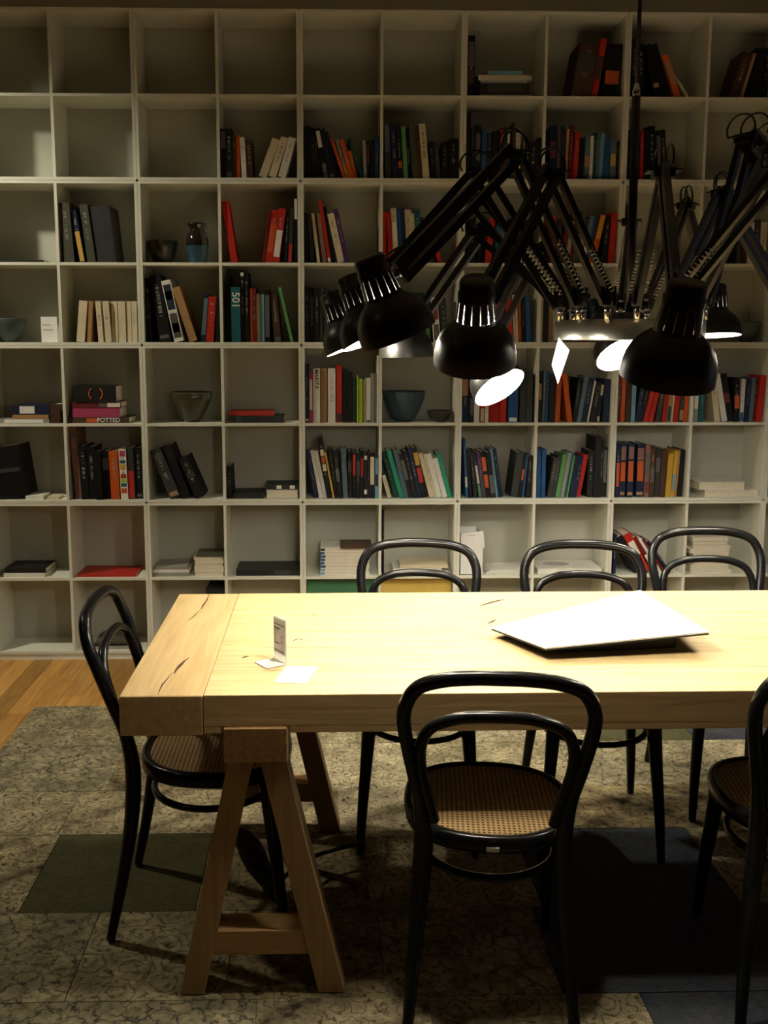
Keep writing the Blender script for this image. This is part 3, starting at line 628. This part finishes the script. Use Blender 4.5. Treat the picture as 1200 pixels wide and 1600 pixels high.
# white carton (magazine file) with slanted flap
x0, x1, z0, z1 = cell(4, 1); a = aty(719, 897, .03).x; a = max(a, x0+.003); wd = .108; h = aty(735, 829, .03).z-z0
t = thing('carton', 'tall white carton box with slanted folded flap', 'box', (a, .02, z0+.0004))
b = MB(); b.box(0, wd, 0, .003, 0, h*.94); b.box(0, .003, .003, .19, 0, h*.94); b.box(wd-.003, wd, .003, .19, 0, h*.94); b.box(0, wd, .187, .19, 0, h*.94); b.box(0, wd, 0, .19, 0, .003)
b.build('body', M_PAPER, t)
fl = MB(); fl.prism([(-.001, h*.80), (wd*.98, h*.60), (wd*1.09, h*.62), (wd*1.0, h*1.0), (0, h*.93)], -.0035, -.0005)
fl.build('flap', M_PAPER, t)
b = MB()
for q in range(6): b.box(wd*(.28+.062*q), wd*(.32+.062*q), -.0042, -.0034, h*.885, h*.91)
b.build('print_line', M_INKL, t)
# coloured storage boxes in the bottom row
for c, m, lab in ((2, mat('box_green', (.045, .17, .075), .6, var=.15), 'dark green storage box in the bottom shelf cell'),
                  (3, mat('box_yellow', (.62, .46, .10), .6, var=.12), 'mustard yellow storage box in the bottom shelf cell')):
    x0, x1, z0, z1 = cell(c, 0); t = thing('storage_box', lab, 'box', (x0+.004, .05, z0+.0004)); wd = x1-x0-.008; h = z1-z0-.010
    b = MB(); b.box(0, wd, 0, .004, 0, h); b.box(0, .004, .004, .17, 0, h); b.box(wd-.004, wd, .004, .17, 0, h); b.box(0, wd, .166, .17, 0, h); b.box(0, wd, 0, .17, 0, .004); b.build('body', m, t)
    MB().box(wd*.38, wd*.62, -.004, 0, h*.45, h*.50).build('pull_tab', m, t)
x0, x1, z0, z1 = cell(0, 0); a = max(x0, aty(322, 930, .03).x); h = aty(335, 921, .03).z-z0
t = thing('file_box', 'black file box standing in the bottom shelf cell', 'box', (a, .03, z0+.0004)); wd = x1-a-.004
MB().box(0, wd, 0, .18, 0, h*.96).build('body', M_BLACK, t); MB().box(-.001, wd+.001, -.002, .182, h*.96, h).build('lid', M_BLACK, t)

# ------------------------------------------------------------------ table
TX0, TX1, TY0, TY1, TZ = .400, 3.06, -2.515, -1.618, .75
def table():
    t = thing('tabletop', 'thick pale oak tabletop with breadboard end resting on trestles', 'table', (TX0, TY0, TZ))
    t.location = (0, 0, 0)
    e1 = .587
    MB().box(TX0, e1-.0008, TY0, TY1, .656, TZ-.0005).build('end_board', M_OAKY, t, .002)
    MB().box(2.87, TX1, TY0, TY1, .656, TZ-.0005).build('end_board', M_OAKY, t, .002)
    ys = [TY0, -2.352, -2.120, -1.872, TY1]
    for i in range(4):
        a, b = ys[i]+.0004, ys[i+1]-.0004
        m = MB()
        if i in (0, 3):
            # thick rails, notched over the trestle beams
            for (xa, xb) in ((e1+.0008, .626), (.781, 2.674), (2.829, 2.868)): m.box(xa, xb, a, b, .6605, .676)
            m.box(e1+.0008, 2.868, a, b, .676, TZ)
        else: m.box(e1+.0008, 2.868, a, b, .676, TZ)
        m.build('board', M_OAK, t, .0012)
    # splits and knots in the wood
    def crack(pts, w, z=TZ+.0002):
        m = MB(); k = len(pts); L = []; R = []
        for i, (u, v) in enumerate(pts):
            p = atz(u, v, z); q = atz(*pts[min(i+1, k-1)], z)-atz(*pts[max(i-1, 0)], z); q.z = 0; n = Vector((-q.y, q.x, 0)).normalized()
            ww = 1.5*w*math.sin(math.pi*(i+.35)/(k-.3))*(.7+.6*random.random()); L.append(p+n*ww/2); R.append(p-n*ww/2)
        for i in range(k-1): m.add([L[i], R[i], R[i+1], L[i+1]], [(0, 1, 2, 3)])
        m.build('crack', M_CRACK, t)
    crack([(296, 1027), (288, 1033), (281, 1040), (275, 1047), (272, 1053)], .006)
    crack([(270, 1050), (262, 1060), (254, 1069), (250, 1077), (247, 1086)], .003)
    crack([(327, 928), (323, 938), (318, 945), (314, 952)], .004)
    crack([(312, 953), (304, 962), (295, 969)], .003)
    crack([(378, 1028), (384, 1026), (389, 1025)], .006)
    crack([(458, 1001), (466, 998), (474, 1000)], .006)
    crack([(750, 947), (765, 942), (780, 938), (790, 937)], .012)
    crack([(762, 974), (768, 972), (774, 968)], .008)
    crack([(484, 961), (492, 960), (500, 960)], .004)
    for (u0, u1, v) in ((450, 620, 986), (400, 560, 1011), (640, 760, 984), (700, 900, 1062)): crack([(u0, v), ((u0+u1)/2, v+1), (u1, v)], .0025)
    return t
table()
def trestle(xc, label):
    t = thing('trestle', label, 'trestle', (0, 0, 0)); dx = xc-.7035
    MB().box(.631+dx, .776+dx, TY0-.006, TY1+.004, .592, .6755).build('beam', wood('oak_beam', (.44, .27, .11), (.30, .17, .065), axis=1), t, .003)
    for y0 in (-2.505, -1.745):
        y1 = y0+.078
        for (ta, tb, ba, bb) in ((.640, .697, .516, .574), (.711, .770, .842, .905)):
            m = MB(); z1 = .5915; z0 = .0122
            m.add([(ba+dx, y0, z0), (bb+dx, y0, z0), (bb+dx, y1, z0), (ba+dx, y1, z0), (ta+dx, y0, z1), (tb+dx, y0, z1), (tb+dx, y1, z1), (ta+dx, y1, z1)],
                  [(0, 3, 2, 1), (4, 5, 6, 7), (0, 1, 5, 4), (1, 2, 6, 5), (2, 3, 7, 6), (3, 0, 4, 7)])
            m.build('leg', M_OAKZ, t, .002)
        # stretcher trimmed to the inner faces of the legs
        def xin(z, side):
            f = (z-.0122)/(.5915-.0122)
            return (.574+(.697-.574)*f+dx) if side == 0 else (.842+(.711-.842)*f+dx)
        za, zb = .112, .170
        m = MB(); m.prism([(xin(za, 0)+.0005, za), (xin(za, 1)-.0005, za), (xin(zb, 1)-.0005, zb), (xin(zb, 0)+.0005, zb)], y0+.002, y1-.002); m.build('stretcher', wood('oak_rail', (.44, .27, .11), (.29, .165, .06), axis=0), t)
trestle(.7035, 'oak A-frame trestle under the tabletop beside the end chair')
trestle(2.7515, 'oak A-frame trestle under the far right table end')

# ------------------------------------------------------------------ bentwood chairs
def cane_mat():
    m = mat('woven_cane', (.36, .22, .085), .6, var=.15, scale=30)
    nt = m.node_tree; n = nt.nodes; L = nt.links; b = n['Principled BSDF']; src = b.inputs['Base Color'].links[0].from_socket
    tc = n.new('ShaderNodeTexCoord'); vs = n.new('ShaderNodeVectorMath'); vs.operation = 'MULTIPLY'; vs.inputs[1].default_value = (88, 88, 0); L.new(tc.outputs['Object'], vs.inputs[0])
    fr = n.new('ShaderNodeVectorMath'); fr.operation = 'FRACTION'; L.new(vs.outputs[0], fr.inputs[0])
    sb = n.new('ShaderNodeVectorMath'); sb.operation = 'SUBTRACT'; sb.inputs[1].default_value = (.5, .5, 0); L.new(fr.outputs[0], sb.inputs[0])
    ln = n.new('ShaderNodeVectorMath'); ln.operation = 'LENGTH'; L.new(sb.outputs[0], ln.inputs[0])
    lt = n.new('ShaderNodeMath'); lt.operation = 'LESS_THAN'; lt.inputs[1].default_value = .30; L.new(ln.outputs['Value'], lt.inputs[0])
    mx = n.new('ShaderNodeMix'); mx.data_type = 'RGBA'; L.new(lt.outputs[0], mx.inputs[0]); L.new(src, mx.inputs[6]); mx.inputs[7].default_value = (.02, .014, .008, 1)
    L.new(mx.outputs[2], b.inputs['Base Color'])
    bp = n.new('ShaderNodeBump'); bp.invert = True; bp.inputs['Distance'].default_value = .003; L.new(lt.outputs[0], bp.inputs['Height']); L.new(bp.outputs['Normal'], b.inputs['Normal'])
    return m
M_CANE = cane_mat()
def seat_outline(s, n=40):
    out = []
    for j in range(n):
        a = 2*math.pi*j/n; c, q = math.cos(a), math.sin(a)
        ex = .82
        x = math.copysign(abs(c)**ex, c)*(.205-.018*(1-q)/2); y = math.copysign(abs(q)**ex, q)*.198
        out.append((x*s, y*s))
    return out
def chair_meshes():
    d = {}
    def fin(b, n, m):
        me = b.mesh(n); bm = bmesh.new(); bm.from_mesh(me); bmesh.ops.recalc_face_normals(bm, faces=bm.faces); bm.to_mesh(me); bm.free(); me.materials.append(m); return me
    R = [(.183, -.262, .0165), (.172, -.232, .16), (.158, -.205, .32), (.150, -.198, .45), (.158, -.210, .55), (.178, -.240, .65), (.193, -.268, .74), (.190, -.288, .795), (.165, -.301, .838), (.115, -.309, .858), (.055, -.312, .865)]
    pts = R+[(0, -.313, .866)]+[(-x, y, z) for x, y, z in R[::-1]]
    sp = smooth_path(pts, 5)
    rad = [(.0115+.0095*min(1, p.z/.40)) if p.z < .46 else max(.0155, .021-.0055*(p.z-.46)/.12) for p in sp]
    d['back_hoop'] = fin(MB().tube(sp, rad, 10), 'back_hoop', M_BLACKWOOD)
    R = [(.128, -.205, .505), (.142, -.218, .565), (.158, -.238, .64), (.157, -.256, .70), (.135, -.268, .742), (.085, -.275, .764), (.04, -.277, .770)]
    pts = R+[(0, -.278, .771)]+[(-x, y, z) for x, y, z in R[::-1]]
    sp = smooth_path(pts, 5); k = len(sp)
    rad = [.0128 for i in range(k)]
    d['inner_hoop'] = fin(MB().tube(sp, rad, 10), 'inner_hoop', M_BLACKWOOD)
    # seat ring
    b = MB(); o1 = seat_outline(1); o2 = seat_outline(.90); n = len(o1)
    loops = [[(x, y, .428) for x, y in o1], [(x*1.012, y*1.012, .445) for x, y in o1], [(x, y, .461) for x, y in o1], [(x*.96, y*.96, .466) for x, y in o1], [(x, y, .463) for x, y in o2], [(x, y, .430) for x, y in o2]]
    vs = [p for l in loops for p in l]; fs = []
    for i in range(6):
        i2 = (i+1) % 6
        for j in range(n): fs.append((i*n+j, i*n+(j+1) % n, i2*n+(j+1) % n, i2*n+j))
    b.add(vs, fs, True); d['seat_frame'] = fin(b, 'seat_frame', M_BLACKWOOD)
    b = MB(); b.prism(o2, .4555, .4595, 'z'); d['cane_seat'] = fin(b, 'cane_seat', M_CANE)
    b = MB(); b.tube([(.158*math.cos(2*math.pi*j/32), .158*math.sin(2*math.pi*j/32)-.012, .355) for j in range(32)], .0095, 8, closed=True); d['stretcher_ring'] = fin(b, 'stretcher_ring', M_BLACKWOOD)
    for s, nm in ((1, 'leg_a'), (-1, 'leg_b')):
        b = MB(); sp = smooth_path([(s*.145, .140, .4275), (s*.154, .153, .30), (s*.166, .172, .14), (s*.172, .186, .0150)], 4)
        b.tube(sp, [.023-.0115*i/(len(sp)-1) for i in range(len(sp))], 10); d[nm] = fin(b, 'leg', M_BLACKWOOD)
    return d
CM = chair_meshes()
def chair(x, y, rz, label, group=None):
    t = thing('bentwood_chair', label, 'chair', (x, y, 0), math.radians(rz), group)
    for n, me in CM.items(): link('leg' if n.startswith('leg') else n, me, t)
    return t
chair(.570, -2.108, -90, 'black bentwood chair with cane seat at the short end of the table')
cb = chair(1.245, -2.435, -6, 'black bentwood chair with cane seat and small white tag, beside the trestle')
MB().box(-.014, .014, -.2020, -.2005, .434, .444).build('price_label', M_PAPER, cb)
chair(2.000, -2.420, -8, 'black bentwood chair with cane seat beside the chair with the white tag')
chair(1.150, -1.712, 175, 'black bentwood chair on the bookcase side of the table, opposite the tagged chair')
chair(1.695, -1.750, 175, 'black bentwood chair on the bookcase side, behind the white board')
chair(2.215, -1.525, 178, 'black bentwood chair pulled back towards the bookcase and paper pile')
# black cable bundle hanging by the trestle
b = MB(); P0 = aty(405, 1215, -2.07)
pts = [aty(366, 1300, -2.2), aty(386, 1318, -2.2), aty(400, 1345, -2.2), aty(414, 1372, -2.2), aty(426, 1400, -2.22)]
pts[-1].z = max(pts[-1].z, .035)
sp = smooth_path(pts, 6); b.tube(sp, [.018+.016*math.sin(math.pi*min(1, i/(len(sp)*.8))) for i in range(len(sp))], 10)
q = b.build('cable_bundle', mat('cable_black', (.01, .01, .01), .7, var=.3, bump=.6, bscale=60)); tag(q, 'black bundle of cables lying slumped behind the trestle legs', 'cable')
b2 = MB(); end = pts[-1]; b2.tube(smooth_path([end, end+Vector((.02, .10, -.012)), end+Vector((.10, .22, -.016)), end+Vector((.25, .30, -.0155))], 5), .006, 8); b2.build('loose_cable', mat('cable_black', (0, 0, 0)), q)

# ------------------------------------------------------------------ things on the table
# acrylic sign holder
p = atz(428, 1029, TZ); d = Vector((.545, -.84, 0)); nrm = Vector((-.84, -.545, 0))
ang = math.atan2(d.y, d.x)
t = thing('sign_holder', 'clear acrylic stand with a printed price card on the table', 'sign', (p.x, p.y, TZ+.0005), ang)
h = .112; wd = .060
MB().box(0, wd, 0, .002, 0, h).build('stand', translucent(mat('clear_acrylic_stand', (.85, .87, .85), .12, var=.03), .8), t); MB().box(0, wd, -.055, 0, 0, .002).build('foot', M_PLASTIC, t)
cd = MB().box(.002, wd-.002, -.0012, 0, .020, h-.003).build('price_card', translucent(mat('card_paper', (.75, .73, .70), .7, var=.05), .5), t)
lines = [(.10, .88, .83, .85), (.10, .55, .735, .765), (.10, .40, .685, .715), (.12, .30, .60, .62), (.12, .24, .55, .57), (.12, .26, .50, .52), (.12, .22, .455, .475), (.12, .48, .40, .425), (.66, .80, .60, .62), (.62, .76, .55, .57), (.64, .74, .50, .52), (.60, .78, .44, .47), (.10, .88, .235, .255)]
for (a, b_, c, e) in lines:
    MB().box(wd*a, wd*b_, -.0018, -.0011, h*c, h*e).build('print_line', M_INK if (b_-a) > .35 else M_INKL, cd)
# loose paper card
q = [atz(*s, TZ+.001) for s in ((448, 1041), (497, 1042), (477, 1068), (428, 1066))]
m = MB(); m.add([(v.x, v.y, TZ+.0004) for v in q]+[(v.x, v.y, TZ+.0014) for v in q], [(0, 1, 2, 3), (7, 6, 5, 4), (0, 4, 5, 1), (1, 5, 6, 2), (2, 6, 7, 3), (3, 7, 4, 0)])
o = m.build('paper_card', M_PAPER); tag(o, 'small loose white paper card lying in front of the acrylic sign', 'paper')
# large white board on a black base
t = thing('presentation_board', 'large white board lying tilted on a low black base on the table', 'board', (0, 0, 0))
C4 = [atz(768, 981, .775), atz(1000, 923, .764), atz(1108, 988, .806), atz(853, 1013, .782)]
m = MB(); up = Vector((0, 0, .002))
m.add([v-up for v in C4]+[v+up for v in C4], [(0, 3, 7, 4), (3, 2, 6, 7), (2, 1, 5, 6), (1, 0, 4, 5), (4, 7, 6), (4, 6, 5)]); m.build('top_sheet', M_PAPER, t)
m = MB(); m.add([v-up*3.2 for v in C4]+[v-up*1.1 for v in C4], [(0, 1, 2), (0, 2, 3), (0, 3, 7, 4), (3, 2, 6, 7), (2, 1, 5, 6), (1, 0, 4, 5)]); m.build('black_backing', M_BLACK, t)
cc = sum((v for v in C4), Vector())/4
B4 = [cc+(v-cc)*.72 for v in C4]; m = MB()
m.add([(v.x, v.y, TZ+.0004) for v in B4]+[(v.x, v.y, v.z-.0068) for v in B4], [(0, 3, 2, 1), (4, 5, 6), (4, 6, 7), (0, 1, 5, 4), (1, 2, 6, 5), (2, 3, 7, 6), (3, 0, 4, 7)]); m.build('base', M_BLACK, t)

# ------------------------------------------------------------------ chandelier of desk lamps
XC, YC = 1.66, -2.05; RZ0, RZ1, RR = 1.540, 1.590, .19
CH = thing('chandelier', 'black spider chandelier of jointed desk lamps on a steel ring over the table', 'chandelier', (0, 0, 0))
prof = [(RR, RZ0), (RR, RZ1), (RR-.012, RZ1), (RR-.012, RZ0), (RR, RZ0)]
T0 = Matrix.Translation((XC, YC, 0))
MB().lathe(prof, 48, T0).build('ring', M_STEEL, CH)
b = MB()
for k in range(4):
    a = math.pi/4+k*math.pi/2; b.beam((XC, YC, RZ1-.01), (XC+(RR-.006)*math.cos(a), YC+(RR-.006)*math.sin(a), RZ1-.01), .016, .012)
b.lathe([(.0002, RZ1-.02), (.035, RZ1-.02), (.035, RZ1+.02), (.0002, RZ1+.02)], 20, T0); b.build('spokes', M_LAMP, CH)
MB().tube([(XC, YC, RZ1), (XC-.005, YC, 2.15)], .011, 12).build('rod', M_LAMP, CH)
MB().lathe([(.0002, 2.15), (.009, 2.15), (.010, 2.165), (.005, 2.185), (.0002, 2.186)], 12, Matrix.Translation((XC-.005, YC, 0))).build('cable_grip', M_CHROME, CH)
MB().tube([(XC-.005, YC, 2.18), (XC-.005, YC, 3.46)], .0055, 8).build('cable', M_LAMP, CH)
MB().lathe([(.0002, 3.44), (.05, 3.445), (.055, 3.499), (.0002, 3.499)], 24, Matrix.Translation((XC-.005, YC, 0))).build('ceiling_rose', M_LAMP, CH)
def lamp(E, Rm, d, az, on=True):
    E = aty(*E); Rc = aty(*Rm); d = Vector(d).normalized()
    a = math.radians(az); base = Vector((XC+(RR-.006)*math.cos(a), YC+(RR-.006)*math.sin(a), RZ1))
    pin = base+Vector((0, 0, .045))
    # horizontal direction of the arm plane
    hd = E-pin; hd.z = 0; hd = hd.normalized() if hd.length > .02 else Vector((math.cos(a), math.sin(a), 0)); side = Vector((0, 0, 1)).cross(hd).normalized()
    neck = Rc-d*.118
    to = (E-neck); to = (to-d*to.dot(d)); to = to.normalized() if to.length > .01 else side
    J = neck+to*.062
    arm = MB()
    arm.tube([pin-Vector((0, 0, .015)), pin+Vector((0, 0, .012))], .013, 10)
    arm.beam(E-hd*.022-Vector((0, 0, .004)), E+hd*.022-Vector((0, 0, .004)), .020, .044, side)
    def bars(p, q, sp, wd):
        dd = (q-p).normalized(); nn = dd.cross(side); nn = nn.normalized() if nn.length > .05 else Vector((0, 0, 1))
        for s in (-1, 1): arm.beam(p+nn*(s*sp/2), q+nn*(s*sp/2), wd*1.25, wd, side)
        return nn
    n1 = bars(pin, E, .033, .0125); n2 = bars(E, J, .036, .0155)
    # elbow plates, bolts
    for s in (-1, 1):
        arm.beam(E-hd*.026+side*(s*.012), E+hd*.026+side*(s*.012), .003, .046, side)
        arm.beam(pin-Vector((0, 0, .012))+side*(s*.010), pin+Vector((0, 0, .034))+side*(s*.010), .003, .034, hd)
    for off in (-.013, .013): arm.tube([E+hd*off-side*.02, E+hd*off+side*.02], .005, 8)
    arm.tube([J-side*.02, J+side*.02], .011, 10); arm.tube([J, neck+to*.034], .006, 8)
    ao = arm.build('lamp_arm', M_LAMP, CH)
    MB().tube([base, pin], .0085, 10).build('mounting_pin', M_CHROME, ao)
    # cable loops above the elbow and along the arm
    for s in (-1, 1):
        cb = MB(); pts = [E+hd*(.040*math.cos(q)+s*.012)+Vector((0, 0, .020+.034*math.sin(q)))+side*(s*.010) for q in [math.radians(x) for x in range(-30, 211, 20)]]
        cb.tube(pts, .0026, 6); cb.build('cable_loop', M_LAMP, ao); cb = MB()
    pts = [J+(E-J)*.04, J+(E-J).normalized()*.03-to*.0+Vector((0, 0, .045)), neck-d*.045+to*.02]
    cb.tube(smooth_path(pts, 5), .0026, 6); cb.build('head_cable', M_LAMP, ao)
    sp = MB()
    for s in (-1, 1):
        p = pin+side*(s*.017)+Vector((0, 0, .02)); q = pin+(E-pin)*.42+side*(s*.017); L_ = (q-p).length; dd = (q-p).normalized(); x = dd.orthogonal().normalized(); y_ = dd.cross(x)
        sp.tube([p+dd*(L_*i/72)+(x*math.cos(i*math.pi/3)+y_*math.sin(i*math.pi/3))*.0055 for i in range(73)], .0016, 4)
    sp.build('spring', M_STEEL, ao)
    # head: local +z points back from the rim
    Q = (-d).to_track_quat('Z', 'Y').to_matrix().to_4x4(); HM = Matrix.Translation(Rc) @ Q
    o1 = [(.0865, -.003), (.0862, .003), (.0855, .018), (.082, .036), (.0745, .054), (.063, .069), (.050, .080), (.0425, .086)]
    sh = MB().lathe(o1, 32, HM)
    sh.lathe([(.0425, .086), (.0415, .094)], 32, HM)
    nf = 14      # vent fins of the neck
    for j in range(nf):
        a0 = 2*math.pi*(j+.06)/nf; a1 = 2*math.pi*(j+.94)/nf; vs = []
        for (rr, zz) in ((.0415, .094), (.037, .134)):
            for aa in (a0, (a0+a1)/2, a1): vs.append(HM @ Vector((rr*math.cos(aa), rr*math.sin(aa), zz)))
        sh.add(vs, [(0, 1, 4, 3), (1, 2, 5, 4)], True)
    sh.lathe([(.0372, .134), (.0372, .150), (.0345, .152), (.0345, .172), (.031, .178), (.0002, .179)], 32, HM)
    so = sh.build('lamp_shade', M_SHADE, ao)
    o2 = [(.0855, -.0025), (.0835, .016), (.080, .034), (.0725, .052), (.061, .067), (.048, .0775), (.0405, .084)]
    MB().lathe(o2, 32, HM).build('reflector', M_REFL, ao)
    bu = [(.0002, .022), (.011, .0245), (.019, .032), (.0225, .043), (.0205, .055), (.0145, .066), (.013, .080), (.0002, .081)]
    MB().lathe([(.0002, .0815), (.0165, .0815), (.0165, .150), (.0002, .150)], 16, HM).build('socket', M_BLACK, ao)
    MB().lathe(bu, 16, HM).build('bulb', M_BULB if on else M_BULBOFF, ao)
LAMPS = [((803, 240, -2.25), (622, 522, -2.45), (.38, .14, -.92), 211),
         ((750, 270, -2.03), (582, 528, -1.95), (.38, -.13, -.92), 182),
         ((740, 310, -1.80), (549, 540, -1.50), (.38, -.06, -.92), 150),
         ((748, 362, -1.72), (637, 556, -1.40), (.02, .02, -1), 128),
         ((862, 270, -2.30), (742, 562, -2.56), (.06, .42, -.90), 236),
         ((838, 385, -1.80), (780, 605, -1.60), (.42, -.53, -.73), 116),
         ((984, 345, -1.66), (971, 553, -1.40), (.22, -.60, -.77), 80),
         ((1036, 268, -2.45), (1042, 588, -2.82), (-.05, .34, -.94), 258, False),
         ((1072, 320, -1.62), (1118, 523, -1.15), (0, -.10, -.99), 58),
         ((1168, 214, -2.20), (1330, 480, -2.40), (-.2, .1, -.97), 340),
         ((1188, 255, -1.92), (1320, 520, -1.85), (-.2, -.2, -.95), 20),
         ((1208, 232, -2.45), (1370, 530, -2.75), (-.2, .2, -.95), 312, False),
         ((1128, 300, -1.78), (1262, 560, -1.42), (.1, .3, -.95), 38),
         ((1225, 262, -2.50), (1420, 600, -2.90), (.0, .2, -.97), 288, False)]
for L_ in LAMPS: lamp(*L_)
# hanging price tag on the ring
t = thing('hanging_tag', 'blank white card hanging by a corner from the chandelier ring', 'tag', (0, 0, 0))
yy = YC-RR-.012
q = [aty(*s, yy+dy) for s, dy in (((873, 527), 0), ((890, 547), -.02), ((872, 600), -.01), ((862, 570), .012))]
n_ = (q[1]-q[0]).cross(q[3]-q[0]).normalized()*.0006
m = MB(); m.add([v-n_ for v in q]+[v+n_ for v in q], [(0, 1, 2, 3), (7, 6, 5, 4), (0, 4, 5, 1), (1, 5, 6, 2), (2, 6, 7, 3), (3, 7, 4, 0)]); m.build('card', M_PAPER, t)
MB().tube([q[0]+Vector((.002, 0, -.004)), Vector((q[0].x+.005, yy+.004, RZ0-.001))], .0012, 6).build('string', M_PAPER, t)

# ------------------------------------------------------------------ ceiling spotlights (above the frame)
for p_, tg, lab in ((SPOT1, (-0.75, -0.5, .9), 'white ceiling spotlight turned towards the bookcase end'), (SPOT2, (-.2, -1.9, 0), 'white ceiling spotlight turned towards the rug')):
    p = Vector(p_); dd = (Vector(tg)-p).normalized(); Q = (-dd).to_track_quat('Z', 'Y').to_matrix().to_4x4(); HM = Matrix.Translation(p-dd*.01) @ Q
    t = thing('ceiling_spotlight', lab, 'lamp', (0, 0, 0))
    MB().lathe([(.052, -.03), (.050, .06), (.045, .10), (.0002, .10)], 24, HM).build('housing', M_CEIL, t)
    MB().tube([HM @ Vector((0, 0, .10)), Vector((p.x-dd.x*.12, p.y-dd.y*.12, 3.499))], .01, 10).build('stem', M_CEIL, t)
